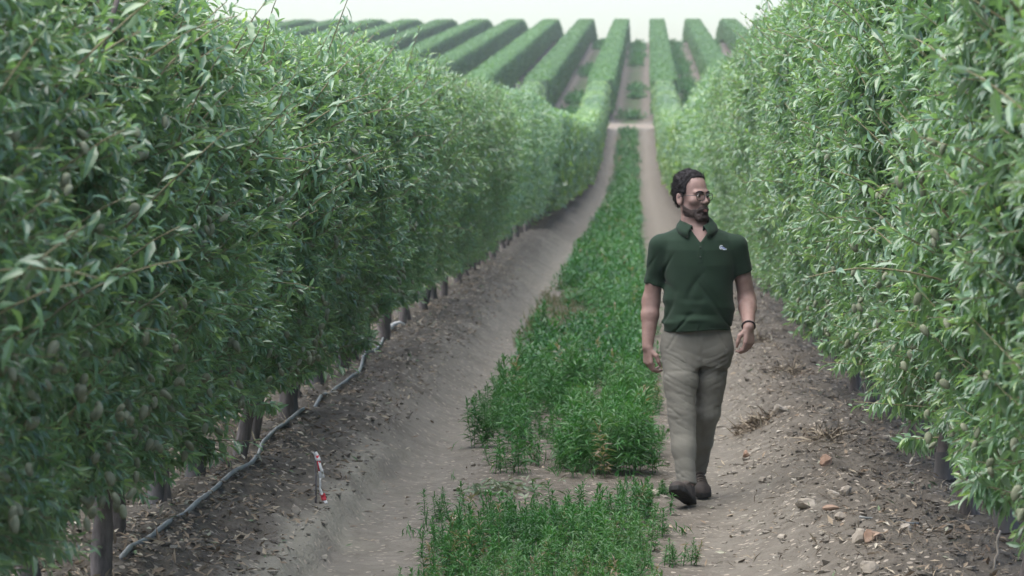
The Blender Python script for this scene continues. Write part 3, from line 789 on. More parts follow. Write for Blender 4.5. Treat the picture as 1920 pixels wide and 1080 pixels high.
def sdf_head(q):
    d = ell(q, (0, -.008, 1.637), (.074, .094, .094))
    d = smin(d, ell(q, (0, .032, 1.565), (.060, .060, .088)), .03)
    qa = q.copy(); qa[:, 0] = np.abs(q[:, 0])
    d = smin(d, cone(qa, (.052, .005, 1.535), (.022, .072, 1.488), .020, .020), .03)
    d = smin(d, ell(q, (0, .078, 1.488), (.026, .022, .022)), .02)
    d = smin(d, ell(qa, (.045, .062, 1.578), (.022, .022, .018)), .025)
    d = smin(d, cone(qa, (.012, .088, 1.622), (.045, .074, 1.622), .010, .009), .014)
    d = smax(d, -ell(qa, (.032, .102, 1.603), (.019, .020, .012)), .012)
    d = smin(d, cone(q, (0, .084, 1.612), (0, .108, 1.573), .008, .0125), .012)
    d = smin(d, ell(qa, (.013, .098, 1.567), (.009, .012, .008)), .006)
    d = smin(d, ell(q, (0, .086, 1.532), (.028, .018, .022)), .015)
    d = smin(d, ell(q, (0, .100, 1.5325), (.021, .007, .0045)), .004)
    d = smin(d, ell(q, (0, .100, 1.522), (.018, .008, .0055)), .004)
    # ears
    e = q.copy(); e[:, 0] = np.abs(q[:, 0]) - .079; s = .25; e[:, 1] = q[:, 1] + .012 + s * (q[:, 2] - 1.585) * .6; e[:, 0] -= -.35 * (e[:, 1]) * 0
    er = ell(e, (0, 0, 1.585), (.010, .021, .034))
    er = smax(er, -ell(e, (.010, .004, 1.59), (.007, .011, .019)), .006)
    d = smin(d, er, .008)
    d = smin(d, cone(q, (0, -.012, 1.56), (0, .004, 1.40), .050, .054), .025)
    return d

TZ = [.84, .88, .95, 1.05, 1.15, 1.24, 1.32, 1.37, 1.41, 1.44, 1.48]
TW = [.180, .184, .184, .176, .174, .182, .186, .172, .130, .082, .06]
TD = [.125, .130, .138, .136, .132, .130, .116, .098, .080, .066, .055]
TX = [.022, .022, .022, .024, .028, .030, .028, .024, .016, .008, .002]
def sdf_torso(p, grow=0.):
    z = p[:, 2]; zc = np.clip(z, TZ[0], TZ[-1])
    w = np.interp(zc, TZ, TW) + grow; d = np.interp(zc, TZ, TD) + grow; x = np.interp(zc, TZ, TX)
    q = np.sqrt(((p[:, 0] - x) / w) ** 2 + ((p[:, 1] + .01) / d) ** 2 + 1e-9)
    s = (q - 1) * np.minimum(w, d) * .9
    return np.maximum(s, np.maximum(z - TZ[-1], TZ[0] - z))

SH_R, EL_R, WR_R = (-.176, .005, 1.334), (-.222, .055, 1.045), (-.240, -.005, .808)
SH_L, EL_L, WR_L = (.230, .005, 1.336), (.284, .055, 1.055), (.286, -.14, .922)
def hand(p, w, h, n, t, curl):
    w, h, n, t = (np.array(v, float) for v in (w, h, n, t)); h = h / np.linalg.norm(h)
    n = n - h * (n @ h); n /= np.linalg.norm(n); t2 = np.cross(h, n); t = t2 if t2 @ t > 0 else -t2
    d = None
    for i, (o, Lf) in enumerate(((.029, .92), (.010, 1.0), (-.010, .95), (-.028, .76))):
        k = w + h * (.088 - .004 * abs(i - 1)) + t * o
        e = cone(p, w + t * o * .55 + h * .01, k, .0155, .0125)
        d = e if d is None else smin(d, e, .012)
        ang = 0; q = k; fd = None
        for j, (sl, r0, r1) in enumerate(((.044, .0105, .0092), (.028, .0092, .0082), (.022, .0082, .007))):
            ang += R(curl[j] + 4 * i); dr = h * math.cos(ang) + n * math.sin(ang); q2 = q + dr * sl * Lf
            e = cone(p, q, q2, r0, r1); fd = e if fd is None else smin(fd, e, .003); q = q2
        d = smin(d, fd, .004)
    b = w + h * .022 + t * .020 + n * .006
    k1 = b + (h * .62 + t * .62 + n * .35) * .044; k2 = k1 + (h * .9 + t * .12 + n * .3) * .034; k3 = k2 + (h * .93 - t * .05 + n * .4) * .026
    d = smin(d, chain(p, [b, k1, k2, k3], [.015, .0125, .0105, .008], .005), .007)
    return d

def arm(p, s, e, w):
    s, e, w = np.array(s), np.array(e), np.array(w)
    d = cone(p, s, e, .049, .044)
    mid = e + (w - e) * .3
    d = smin(d, chain(p, [e, mid, w], [.043, .0455, .029], .02), .03)
    return d

HIP_R, KN_R, AN_R = (-.070, -.005, .82), (-.060, -.12, .455), (-.038, -.25, .115)
HIP_L, KN_L, AN_L = (.110, .0, .82), (.074, .03, .46), (.030, .22, .135)
def sdf_body(p):
    d = sdf_torso(p, -.010 - .016 * sstep(1.34, 1.28, p[:, 2]) - .018 * sstep(1.12, 1.02, p[:, 2]))
    d = smin(d, sdf_head(to_head(p)), .025)
    d = smin(d, cone(p, (-.002, .010, 1.46), (.012, .0, 1.36), .052, .075), .03)
    ra = smin(arm(p, SH_R, EL_R, WR_R), hand(p, WR_R, (.05, -.02, -1), (.75, .45, 0), (.65, -.75, 0), (24, 42, 30)), .012)
    la = smin(arm(p, SH_L, EL_L, WR_L), hand(p, WR_L, (.02, -.16, -1), (-.70, .62, 0), (-.65, -.75, 0), (26, 44, 32)), .012)
    d = smin(d, ra, .02); d = smin(d, la, .02)
    for hp, kn, an in ((HIP_R, KN_R, AN_R), (HIP_L, KN_L, AN_L)):
        d = smin(d, chain(p, [hp, kn, an], [.078, .055, .04], .02), .03)
    return d

def sdf_shirt(p):
    z = p[:, 2]
    d = sdf_torso(p, .006)
    ax_r = np.array([-.006, .008, 0]); 
    for s, e, zc in ((SH_R, EL_R, 1.137), (SH_L, EL_L, 1.200)):
        s = np.array(s); e = np.array(e); t = (zc - s[2]) / (e[2] - s[2]) + .0
        c = s + (e - s) * t
        dirn = (e - s) / np.linalg.norm(e - s)
        sl = cone(p, s, e, .057, .055)
        d = smin(d, cone(p, (.012 + .05 * np.sign(s[0]), .012, 1.405), s + np.array([-.02 * np.sign(s[0]), .005, .012]), .040, .048), .04)
        sl = np.maximum(sl, (p - c) @ dirn)
        d = smin(d, sl, .035)
    # waist folds, armpit pulls and soft drape
    x = p[:, 0] - .025
    wn_ = noise3(np.stack([p[:, 0] * 3, p[:, 1] * 3, z * 5], 1), 51)
    wf = sstep(1.14, .97, z)
    f1 = (.011 * noise3(np.stack([p[:, 0] * 4, p[:, 1] * 5, (z + .12 * np.abs(x)) * 24], 1), 55) + .004 * noise3(np.stack([p[:, 0] * 7, p[:, 1] * 7, z * 46], 1), 56)) * wf
    g1 = np.abs(noise3(np.stack([(p[:, 0] * .9 - z * .75) * 10, p[:, 1] * 4, (z * .5 + p[:, 0] * .4) * 5], 1), 52))
    g2 = np.abs(noise3(np.stack([(p[:, 0] * .9 + z * .75) * 10, p[:, 1] * 4, (z * .5 - p[:, 0] * .4) * 5], 1), 53))
    mid = sstep(1.34, 1.2, z); xb = sstep(-.06, .06, x)
    d = d - f1 + (.007 * np.exp(-(g1 / .09) ** 2) * (1 - xb) + .007 * np.exp(-(g2 / .09) ** 2) * xb) * mid + .004 * noise3(p * 9, 54)
    d = d - .0022 * ((np.abs(p[:, 0] - .034) < .014) & (z > 1.255) & (p[:, 1] < 0))
    d = smax(d, .896 + .006 * np.sin(p[:, 0] * 14) - z, .004)
    # open neck: V at the front and a round neckline
    v = np.minimum(z - (1.360 + np.abs(p[:, 0] - .034) * 1.35), -.01 - p[:, 1])
    d = np.maximum(d, v)
    d = np.maximum(d, z - 1.462)
    return d

def sdf_trousers(p):
    z = p[:, 2]
    zz = [.62, .70, .78, .86, .92, .95]
    w = np.interp(z, zz, [.13, .150, .170, .177, .170, .165]); dd = np.interp(z, zz, [.07, .092, .108, .118, .122, .122])
    q = np.sqrt(((p[:, 0] - .021) / w) ** 2 + ((p[:, 1] + .008) / dd) ** 2 + 1e-9)
    pel = np.maximum((q - 1) * np.minimum(w, dd) * .9, np.maximum(z - .935, .715 - z))
    L = []
    for hp, kn, an, r in ((HIP_R, KN_R, AN_R, (.094, .087, .070, .058, .052)), (HIP_L, KN_L, AN_L, (.090, .083, .067, .053, .046))):
        hp, kn, an = map(np.array, (hp, kn, an))
        pts = [hp + np.array([0, 0, -.04]), hp + (kn - hp) * .5, kn, kn + (an - kn) * .5, an]
        e = chain(p, pts, r, .03)
        dirn = (an - kn) / np.linalg.norm(an - kn)
        e = smax(e, (p - an) @ dirn - .012, .006)
        L.append(e)
    d = np.minimum(L[0], L[1])
    d = smin(pel, d, .055)
    # wrinkles: drag lines from the crotch, knee creases, cuff stacking
    n = noise3(np.stack([p[:, 0] * 6, p[:, 1] * 5, z * 6], 1), 61)
    lx = np.where(p[:, 0] < .025, p[:, 0] + .06, .11 - p[:, 0])
    kw = np.exp(-((z - .47) / .12) ** 2) + np.exp(-((z - .70) / .09) ** 2) + 1.1 * np.exp(-((z - .16) / .07) ** 2)
    sl = z + .45 * lx
    w1 = noise3(np.stack([p[:, 0] * 8, p[:, 1] * 6, sl * 36], 1), 63); w2 = noise3(np.stack([p[:, 0] * 12, p[:, 1] * 8, sl * 64], 1), 64)
    vc = noise3(np.stack([p[:, 0] * 34, p[:, 1] * 8, z * 5], 1), 65) * sstep(.46, .36, z) * sstep(.12, .2, z)
    pk = np.abs((np.abs(p[:, 0] - .02) - .115) * .87 + (z - .87) * .5)
    d = d + .003 * np.exp(-(pk / .006) ** 2) * (z > .80) * (z < .90) * (p[:, 1] < .03) - .005 * vc
    d = d + (.004 * np.exp(-(w1 / .14) ** 2) + .0025 * np.exp(-(w2 / .14) ** 2) - .002 * w1) * (.1 + .8 * kw) - .001 - .004 * n
    d = d + .006 * (np.abs(noise3(np.stack([p[:, 0] * 11, p[:, 1] * 6, z * 4.5], 1), 62)) - .25)
    d = d - .002 * ((np.abs(p[:, 0] - .034 - .02 * (z - .9)) < .012) & (z > .74) & (p[:, 1] < -.03))
    return d

# fabrics, skin, hair
def fabric(name, c0, c1, scale, bump=.15, rough=.9):
    m = mat(name, rough=rough, spec=.2); t = NT(m); g = t.n('ShaderNodeTexCoord')
    a = t.noise(g.outputs['Object'], scale, 4, .6); b = t.noise(g.outputs['Object'], 700, 2)
    t.l(t.ramp(a, [(.3, c0), (.7, c1)]), t.b.inputs['Base Color'])
    t.b.inputs['Sheen Weight'].default_value = .05
    t.bump(t.math('ADD', b, t.math('MULTIPLY', a, 2.0)), bump, .003); return m
M_SHIRT = fabric('dark_green_pique', (.0105, .025, .0145), (.0155, .034, .021), 7)
M_TROUS = fabric('khaki_twill', (.122, .119, .104), (.164, .159, .138), 6)
M_SKIN = mat('skin', rough=.55, spec=.35)
_t = NT(M_SKIN); _g = _t.n('ShaderNodeTexCoord'); _f = _t.noise(_g.outputs['Object'], 22, 4)
_c = _t.ramp(_f, [(.3, (.225, .142, .122)), (.7, (.30, .20, .175))])
_sa = _t.n('ShaderNodeAttribute', attribute_name='stubble'); _sn = _t.noise(_g.outputs['Object'], 330, 2, .6)
_t.l(_t.mix(_t.math('MULTIPLY', _sa.outputs['Fac'], _t.ramp(_sn, [(.35, (.35,) * 3), (.6, (1,) * 3)])), _c, (.045, .032, .03)), _t.b.inputs['Base Color'])
_t.b.inputs['Subsurface Weight'].default_value = .08; _t.b.inputs['Subsurface Radius'].default_value = (.01, .004, .003)
_t.bump(_t.noise(_g.outputs['Object'], 260, 3), .12, .002)
M_HAIR = mat('dark_hair', rough=.65, spec=.2)
_t = NT(M_HAIR); _g = _t.n('ShaderNodeTexCoord'); _f = _t.noise(_g.outputs['Object'], 120, 4, .7)
_t.l(_t.ramp(_f, [(.3, (.006, .005, .006)), (.7, (.022, .018, .020))]), _t.b.inputs['Base Color']); _t.bump(_f, .9, .006)
M_BEARD = mat('short_beard', rough=.7, spec=.25)
_t = NT(M_BEARD); _g = _t.n('ShaderNodeTexCoord'); _f = _t.noise(_g.outputs['Object'], 240, 3, .7)
_t.l(_t.ramp(_f, [(.3, (.022, .017, .016)), (.75, (.085, .060, .052))]), _t.b.inputs['Base Color']); _t.bump(_f, .6, .003)
M_FRAME = mat('black_frame', (.012, .012, .013), .35, .5)
M_GLASS = mat('lens', (1, 1, 1), .02, .5)
NT(M_GLASS).b.inputs['Transmission Weight'].default_value = 1.0; NT(M_GLASS).b.inputs['IOR'].default_value = 1.08
M_EYE = mat('eye_white_shaded', (.33, .29, .27), .3, .4)  # white of the eye darkened: shade over the eyes is in this colour
M_IRIS = mat('iris', (.03, .018, .012), .2, .5)
M_LIP = mat('lip', (.30, .13, .115), .5, .35)
M_SHOE = noisy('brown_shoe_leather', (.030, .024, .022), (.058, .047, .042), 20, .7, .3, .3, .004)
M_SOLE = noisy('dark_rubber', (.014, .014, .014), (.03, .03, .029), 30, .85, .3, .4, .004)
M_LACE = mat('shoelace', (.10, .085, .075), .8, .2)
M_BAND = mat('dark_wristband', (.03, .027, .03), .7, .3)
M_EMB_B = mat('emblem_blue', (.16, .19, .36), .8, .2)
M_EMB_W = mat('emblem_white', (.55, .58, .60), .8, .2)
M_BUTTON = mat('button', (.02, .035, .028), .4, .4)

MAN_Y = 16.85
MAN = empty('person', (.302, MAN_Y, 0))
def build_man():
    tag(MAN, 'bearded person in dark green polo shirt, khaki trousers and glasses walking down the path', 'person')
    MAN.location.z = gz1(.30, MAN_Y - .1) + .004
    V, F = surface_nets(sdf_body, (-.36, -.42, .06), (.38, .36, 1.76), .0046)
    me = mesh_np('body', V, F, [M_SKIN, M_LIP])
    q = to_head(V); fc = q[F].mean(1)
    lip = (np.abs(fc[:, 0]) < .021) & (np.abs(fc[:, 2] - 1.527) < .0095) & (fc[:, 1] > .095)
    st = sstep(1.585, 1.545, q[:, 2]) * sstep(-.012, .012, q[:, 1]) * sstep(1.452, 1.468, q[:, 2])
    at_ = me.attributes.new('stubble', 'FLOAT', 'POINT'); at_.data.foreach_set('value', (st * .5).astype(np.float32))
    me.polygons.foreach_set('material_index', lip.astype(np.int32)); me.update()
    body = link('body', me, MAN)
    V, F = surface_nets(sdf_shirt, (-.30, -.20, .86), (.36, .19, 1.49), .0045)
    shirt = link('polo_shirt', mesh_np('polo_shirt', V, F, M_SHIRT), MAN); shirt['label'] = 'dark green short sleeved polo shirt'
    V, F = surface_nets(sdf_trousers, (-.24, -.36, .08), (.26, .34, .97), .0056)
    tr = link('trousers', mesh_np('trousers', V, F, M_TROUS), MAN); tr['label'] = 'grey khaki twill trousers'
    # collar: folded band lofted round the neck, open at the front
    n = 44; ph = np.linspace(R(24), R(336), n); cx, cy = .010, .004
    rows = []
    front = np.cos(ph) * .5 + .5                       # 1 at the front, 0 at the back
    for (dr, dz, rr) in ((-.004, -.030, 0), (0., .0, 0), (.006, .010, 0), (.013, .006, 0), (.021, -.020, 1), (.027, -.043, 1)):
        rx = .066 + dr + .010 * front * rr; ry = .072 + dr + .026 * front * rr
        zt = 1.490 - .056 * front ** 1.6 + dz - (.016 * front ** 6 * rr if dz < -.03 else 0)
        rows.append(np.stack([cx + .012 * front + np.sin(-ph) * (rx + .022 * front * rr), cy - np.cos(ph) * ry - .012 * front, zt], 1))
    V = np.concatenate(rows); m = len(rows)
    F = np.array([(i * n + j, i * n + j + 1, (i + 1) * n + j + 1, (i + 1) * n + j) for i in range(m - 1) for j in range(n - 1)])
    co = link('collar', mesh_np('collar', V, F, M_SHIRT), shirt)
    md = co.modifiers.new('thick', 'SOLIDIFY'); md.thickness = .0035; md.offset = 0
    # placket buttons and chest emblem, set on the shirt surface
    def on_shirt(x, z):
        ys = np.linspace(-.2, 0, 400); d = sdf_shirt(np.stack([np.full(400, x), ys, np.full(400, z)], 1)); i = int(np.argmax(d < 0)); return ys[i]
    for z in (1.335, 1.285):
        y = on_shirt(.034, z); V, F = tube_path([(.034, y - .003, z), (.034, y + .002, z)], .0055, 10); link('button', mesh_np('button', V, F, M_BUTTON), shirt)
    def patch(name, pts, m_, k=6):
        c = np.mean(pts, 0); P = np.array([c] + list(pts)); ring = []
        V = np.array([(x, on_shirt(x, z) - .0022, z) for x, z in P]); nn = len(pts)
        V2 = V + np.array([0, .003, 0])
        F3 = [(0, 1 + i, 1 + (i + 1) % nn) for i in range(nn)]; F4 = [(1 + i, nn + 2 + i, nn + 2 + (i + 1) % nn, 1 + (i + 1) % nn) for i in range(nn)]
        return mesh_np(name, np.concatenate([V, V2]), [np.array(F3), np.array(F4)], m_, smooth=False)
    ex, ez = .146, 1.334
    em = [(ex + .0 + .0095 * math.cos(a) + (.012 * (math.cos(a) > .2)) * max(0, math.cos(a)), ez + .007 * math.sin(a) - .009 * max(0, math.cos(a))) for a in np.linspace(0, 6.28, 15)[:-1]]
    e = link('chest_emblem', patch('chest_emblem', em, M_EMB_B), shirt); e['label'] = 'small blue and white embroidered emblem'
    def arc(c, r, a0, a1, w):
        aa = np.linspace(a0, a1, 9); return [(c[0] + r * math.cos(a), c[1] + r * math.sin(a)) for a in aa] + [(c[0] + (r - w) * math.cos(a), c[1] + (r - w) * math.sin(a)) for a in aa[::-1]]
    for pts in (arc((ex - .001, ez + .001), .0115, 1.0, 4.6, .0035), [(ex + .004, ez - .008), (ex + .018, ez - .010), (ex + .018, ez - .013), (ex + .006, ez - .012)], [(ex + .021, ez - .006), (ex + .0245, ez - .006), (ex + .0245, ez - .013), (ex + .021, ez - .012)], arc((ex + .002, ez), .005, 2.2, 6.0, .0025)):
        c = np.mean(pts, 0); V = np.array([(x, on_shirt(x, z) - .0042, z) for x, z in pts]); nn = len(pts)
        half = nn // 2
        F = np.array([(i, i + 1, nn - 2 - i, nn - 1 - i) for i in range(half - 1)])
        V2 = np.concatenate([V, V + np.array([0, .003, 0])]); B_ = np.array([(i, (i + 1) % nn, (i + 1) % nn + nn, i + nn) for i in range(nn)])
        link('stitched_mark', mesh_np('stitched_mark', V2, [F, B_], M_EMB_W, smooth=False), e)
    # hair and beard
    def sdf_hair(p):
        q = to_head(p); z = q[:, 2]; ax = np.abs(q[:, 0])
        cur = noise3(q * 42, 71) * .006 + noise3(q * 85, 72) * .0035
        back = sstep(.04, -.06, q[:, 1])
        d = ell(q, (0, -.012, 1.640), (.083, .101, .101)) - .004 * back - cur
        d = np.minimum(d, cone(q, (0, -.072, 1.61), (0, -.056, 1.555), .042, .034) - cur)
        line = np.interp(z, [1.52, 1.555, 1.60, 1.62, 1.665, 1.695, 1.712, 1.76], [-.035, -.030, .000, .026, .030, .045, .072, .10]) + np.where(z > 1.66, .012 * sstep(.05, .0, ax) * sstep(1.68, 1.70, z), 0)
        d = smax(d, (q[:, 1] - line) * .8, .008)
        d = smax(d, 1.545 - z, .006)
        e = q.copy(); e[:, 0] = ax - .080; e[:, 1] += .008
        return smax(d, -ell(e, (0, 0, 1.585), (.02, .026, .038)), .004)
    V, F = surface_nets(sdf_hair, (-.16, -.12, 1.50), (.13, .15, 1.78), .003)
    hair = link('hair', mesh_np('hair', V, F, M_HAIR), MAN); hair['label'] = 'short dark wavy hair'
    def strands(V, F, n, ln, wd, flow, out, m_, par, seed):
        g = np.random.default_rng(seed); f = F[g.integers(0, len(F), n)]
        P = V[f].mean(1); N_ = norm(np.cross(V[f[:, 1]] - V[f[:, 0]], V[f[:, 2]] - V[f[:, 0]])); c = V.mean(0); N_ *= np.sign(((P - c) * N_).sum(1))[:, None]
        A = norm(flow + g.normal(0, .5, (n, 3))); A = norm(A - N_ * (A * N_).sum(1, keepdims=True) * .8 + N_ * out * g.uniform(.2, 1.2, (n, 1)))
        L = ln * g.uniform(.6, 1.3, n); SV, SF, k = leaves_mesh(P - N_ * .001, A, N_ + g.normal(0, .3, (n, 3)), L, np.full(n, wd), 0, g.uniform(-.2, .5, n))
        o = link('strands', mesh_np('strands', SV, SF, m_, smooth=False), par); o['kind'] = 'stuff'
    strands(V, F, 2600, .016, .0026, -HF * 1.0 + np.array([0, 0, -.5]), .45, M_HAIR, hair, 7)
    def sdf_beard(p):
        q = to_head(p); z = q[:, 2]; ax = np.abs(q[:, 0])
        d = sdf_head(q) - .0022 - noise3(q * 110, 73) * .0022
        up = np.interp(q[:, 1], [-.01, .02, .05, .075, .09, .12], [1.570, 1.548, 1.532, 1.535, 1.550, 1.551])
        d = smax(d, z - up, .006)
        d = smax(d, 1.462 + .45 * np.maximum(0, .06 - q[:, 1]) - z, .006)
        d = smax(d, .004 - q[:, 1] + .0 * z, .006)
        d = smax(d, -ell(q, (0, .105, 1.527), (.017, .03, .0075)), .003)
        return d
    V, F = surface_nets(sdf_beard, (-.12, -.12, 1.44), (.13, .12, 1.60), .003)
    bd = link('beard', mesh_np('beard', V, F, M_BEARD), MAN); bd['label'] = 'short dark full beard'
    strands(V, F, 1800, .009, .0014, np.array([0, 0, -1.]) + HF * .2, .5, M_BEARD, bd, 8)
    # eyes, brows
    for s in (1, -1):
        V = []; c = np.array([s * .032, .0765, 1.602])
        nu, nv = 12, 8; V = [from_head(c + .0125 * np.array([math.sin(a) * math.cos(b), math.sin(a) * math.sin(b), math.cos(a)])) for a in np.linspace(.01, math.pi - .01, nv) for b in np.linspace(0, 2 * math.pi, nu, endpoint=False)]
        F = np.array([(i * nu + j, i * nu + (j + 1) % nu, (i + 1) * nu + (j + 1) % nu, (i + 1) * nu + j) for i in range(nv - 1) for j in range(nu)])
        ey = link('eye', mesh_np('eye', np.array(V), F, M_EYE), MAN)
        V, F = tube_path([from_head((s * .032, .085, 1.602)), from_head((s * .032, .0893, 1.602))], [.006, .0052], 10); link('iris', mesh_np('iris', V, F, M_IRIS), ey)
        pts = [from_head((s * a, b, z)) for a, b, z in ((.012, .0985, 1.621), (.024, .0965, 1.6255), (.038, .0905, 1.626), (.050, .080, 1.620))]
        V, F = tube_path(pts, [.003, .0045, .004, .002], 6); link('eyebrow', mesh_np('eyebrow', V, F, M_HAIR), MAN)
    # glasses
    gl = empty('glasses'); gl.parent = MAN; gl['label'] = 'thin dark framed glasses'
    for s in (1, -1):
        aa = np.linspace(0, 2 * math.pi, 25)
        sup = lambda v: math.copysign(abs(v) ** .7, v)
        ring = [from_head((s * (.034 + .0245 * sup(math.cos(a))), .1075 - .010 * (.034 + .0245 * sup(math.cos(a))) / .05, 1.598 + .0185 * sup(math.sin(a)))) for a in aa]
        V, F = tube_path(ring, .0017, 6, cap=False); rm = link('rim', mesh_np('rim', V, F, M_FRAME), gl)
        c = np.mean(ring[:-1], 0); nrm_ = HF * .0008; rp = np.array(ring[:-1])
        V = np.concatenate([[c + nrm_], rp + nrm_, [c - nrm_], rp - nrm_]); k = 24
        F3 = np.array([(0, 1 + i, 1 + (i + 1) % k) for i in range(k)] + [(k + 1, k + 2 + (i + 1) % k, k + 2 + i) for i in range(k)])
        link('lens', mesh_np('lens', V, F3, M_GLASS), rm)
        V, F = tube_path([from_head(v) for v in ((s * .058, .096, 1.606), (s * .067, .088, 1.606), (s * .077, .03, 1.604), (s * .083, -.005, 1.600), (s * .084, -.022, 1.588))], .002, 6)
        link('temple', mesh_np('temple', V, F, M_FRAME), gl)
        V, F = tube_path([from_head(v) for v in ((s * .016, .1045, 1.611), (s * .036, .101, 1.6165), (s * .057, .0965, 1.612))], .0022, 6); link('top_bar', mesh_np('top_bar', V, F, M_FRAME), gl)
    V, F = tube_path([from_head(v) for v in ((-.011, .106, 1.602), (0, .109, 1.606), (.011, .106, 1.602))], .0018, 6); link('bridge', mesh_np('bridge', V, F, M_FRAME), gl)
    # wrist band on his left wrist
    e, w = np.array(EL_L), np.array(WR_L); c = w + (e - w) * .02; ax = norm(w - e); a = norm(np.cross(ax, [0, 0, 1.])); b = np.cross(ax, a)
    V, F = tube_path([c + .034 * (a * math.cos(t) + b * math.sin(t)) for t in np.linspace(0, 6.2832, 25)], .0042, 6, cap=False)
    link('wristband', mesh_np('wristband', V, F, M_BAND), MAN)
    # shoes
    def shoe(heel, d, up):
        heel = np.array(heel); tx, ty = heel[0] + .302, heel[1] + MAN_Y + (d[1] * .2 if d[2] < 0 else 0)
        heel[2] += gz1(tx, ty) - MAN.location.z + .003; d = norm(np.array(d, float)); up = np.array(up, float); s = norm(np.cross(d, up)); up = np.cross(s, d)
        def loc(p): q = p - heel; return np.stack([q @ s, q @ d, q @ up], 1)
        def wid(y): return np.interp(y, [-.035, 0, .06, .12, .18, .23, .262], [.028, .036, .037, .044, .049, .042, .02])
        def sole(p):
            q = loc(p); w = wid(q[:, 1]); e = np.maximum(np.abs(q[:, 0]) - w, np.maximum(-.036 - q[:, 1], q[:, 1] - .262))
            tr_ = .003 * (np.sin(q[:, 1] * 420) > .2) * (q[:, 2] < .004)
            return smax(e, np.maximum(-q[:, 2] + tr_, q[:, 2] - .027 - .006 * np.cos(q[:, 1] * 25)), .008)
        def upper(p):
            q = loc(p); w = wid(q[:, 1]) - .003
            top = np.interp(q[:, 1], [-.03, .03, .07, .12, .18, .23, .26], [.105, .105, .098, .078, .064, .052, .03])
            e = np.maximum(np.abs(q[:, 0]) - w * np.sqrt(np.clip(1 - (np.clip(q[:, 2], 0, .2) / (top * 1.12)) ** 2.4, .05, 1)), np.maximum(-.034 - q[:, 1], q[:, 1] - .258))
            e = smax(e, q[:, 2] - top, .02)
            e = smin(e, ell(q, (0, .205, .034), (.042, .050, .028)), .02)
            op = ell(q, (0, .012, .115), (.026, .042, .03))
            return smax(smax(e * .8, .018 - q[:, 2], .004), -op, .006) + .0015 * noise3(q * 40, 81)
        lo = heel - .12 + np.minimum(0, d * .26); hi = heel + .12 + np.maximum(0, d * .26) + np.array([0, 0, .06])
        V, F = surface_nets(upper, lo, hi, .0042); o = link('shoe', mesh_np('shoe', V, F, M_SHOE), MAN)
        V, F = surface_nets(sole, lo, hi, .0042); link('sole', mesh_np('sole', V, F, M_SOLE), o)
        for yy, zz in ((.085, .098), (.108, .089), (.131, .079), (.152, .073)):
            V, F = tube_path([heel + s * x + d * yy + up * (zz - .012 * abs(x / .028) ** 2) for x in (-.028, -.012, 0, .012, .028)], .0035, 5); link('lace', mesh_np('lace', V, F, M_LACE), o)
    shoe((-.022, -.262, .012), (-.30, -.86, .34), (0, .30, 1))
    shoe((.030, .255, .050), (.12, -.98, -.16), (0, -.16, 1))
build_man()

# ------------------------------------------------------------------ things and litter on the ground
CAM_M = cam.rotation_euler.to_matrix()
def at(px, py, lift=0.):
    """ground point seen at pixel (px, py) of the 1920 x 1080 photograph."""
    d = CAM_M @ Vector(((px - 960) / 6000, -(py - 540) / 6000, -1.0)); d = np.array(d)
    s = np.linspace(9, 120, 6000); P = np.array(cam.location)[None] + d[None] * s[:, None]
    i = int(np.argmax(P[:, 2] < ground_z(P[:, 0], P[:, 1]) + lift)); return P[i]

def smooth_path(pts, n):
    pts = np.array(pts); t = np.concatenate([[0], np.cumsum(np.linalg.norm(np.diff(pts, axis=0), axis=1))]); u = np.linspace(0, t[-1], n)
    q = np.stack([np.interp(u, t, pts[:, k]) for k in range(3)], 1)
    for _ in range(2): q[1:-1] = (q[:-2] + 2 * q[1:-1] + q[2:]) / 4
    return q

def build_hose():
    px = [(228, 1052), (300, 1000), (345, 970), (400, 925), (440, 893), (478, 872), (486, 850), (500, 824), (535, 795), (570, 770), (600, 750), (640, 722), (670, 702), (680, 685), (682, 668), (714, 652), (724, 632), (738, 614)]
    pts = smooth_path([at(*p) for p in px], 70); pts[:, 2] = ground_z(pts[:, 0], pts[:, 1]) + .013
    pts[1:-1, 2] = (pts[:-2, 2] + pts[1:-1, 2] * 2 + pts[2:, 2]) / 4 + .004
    o = empty('irrigation_hose', pts[0]); tag(o, 'grey irrigation hose snaking along the foot of the left hedge', 'hose')
    V, F = tube_path(pts - pts[0], .0112, 8); link('tube', mesh_np('tube', V, F, M_HOSE), o)
    e = pts[-1] - pts[0]; V, F = tube_path([e + np.array([-.02, -.04, .0]), e + np.array([0, .03, .01]), e + np.array([.03, .10, .02])], [.017, .018, .016], 8); link('end_fitting', mesh_np('end_fitting', V, F, M_WHITE), o)
    V, F = tube_path([e + np.array([.0, .03, .02]), e + np.array([.05, .05, .03]), e + np.array([.09, .06, .005])], [.012, .010, .012], 8); link('end_fitting', mesh_np('end_fitting', V, F, M_WHITE), o)
build_hose()

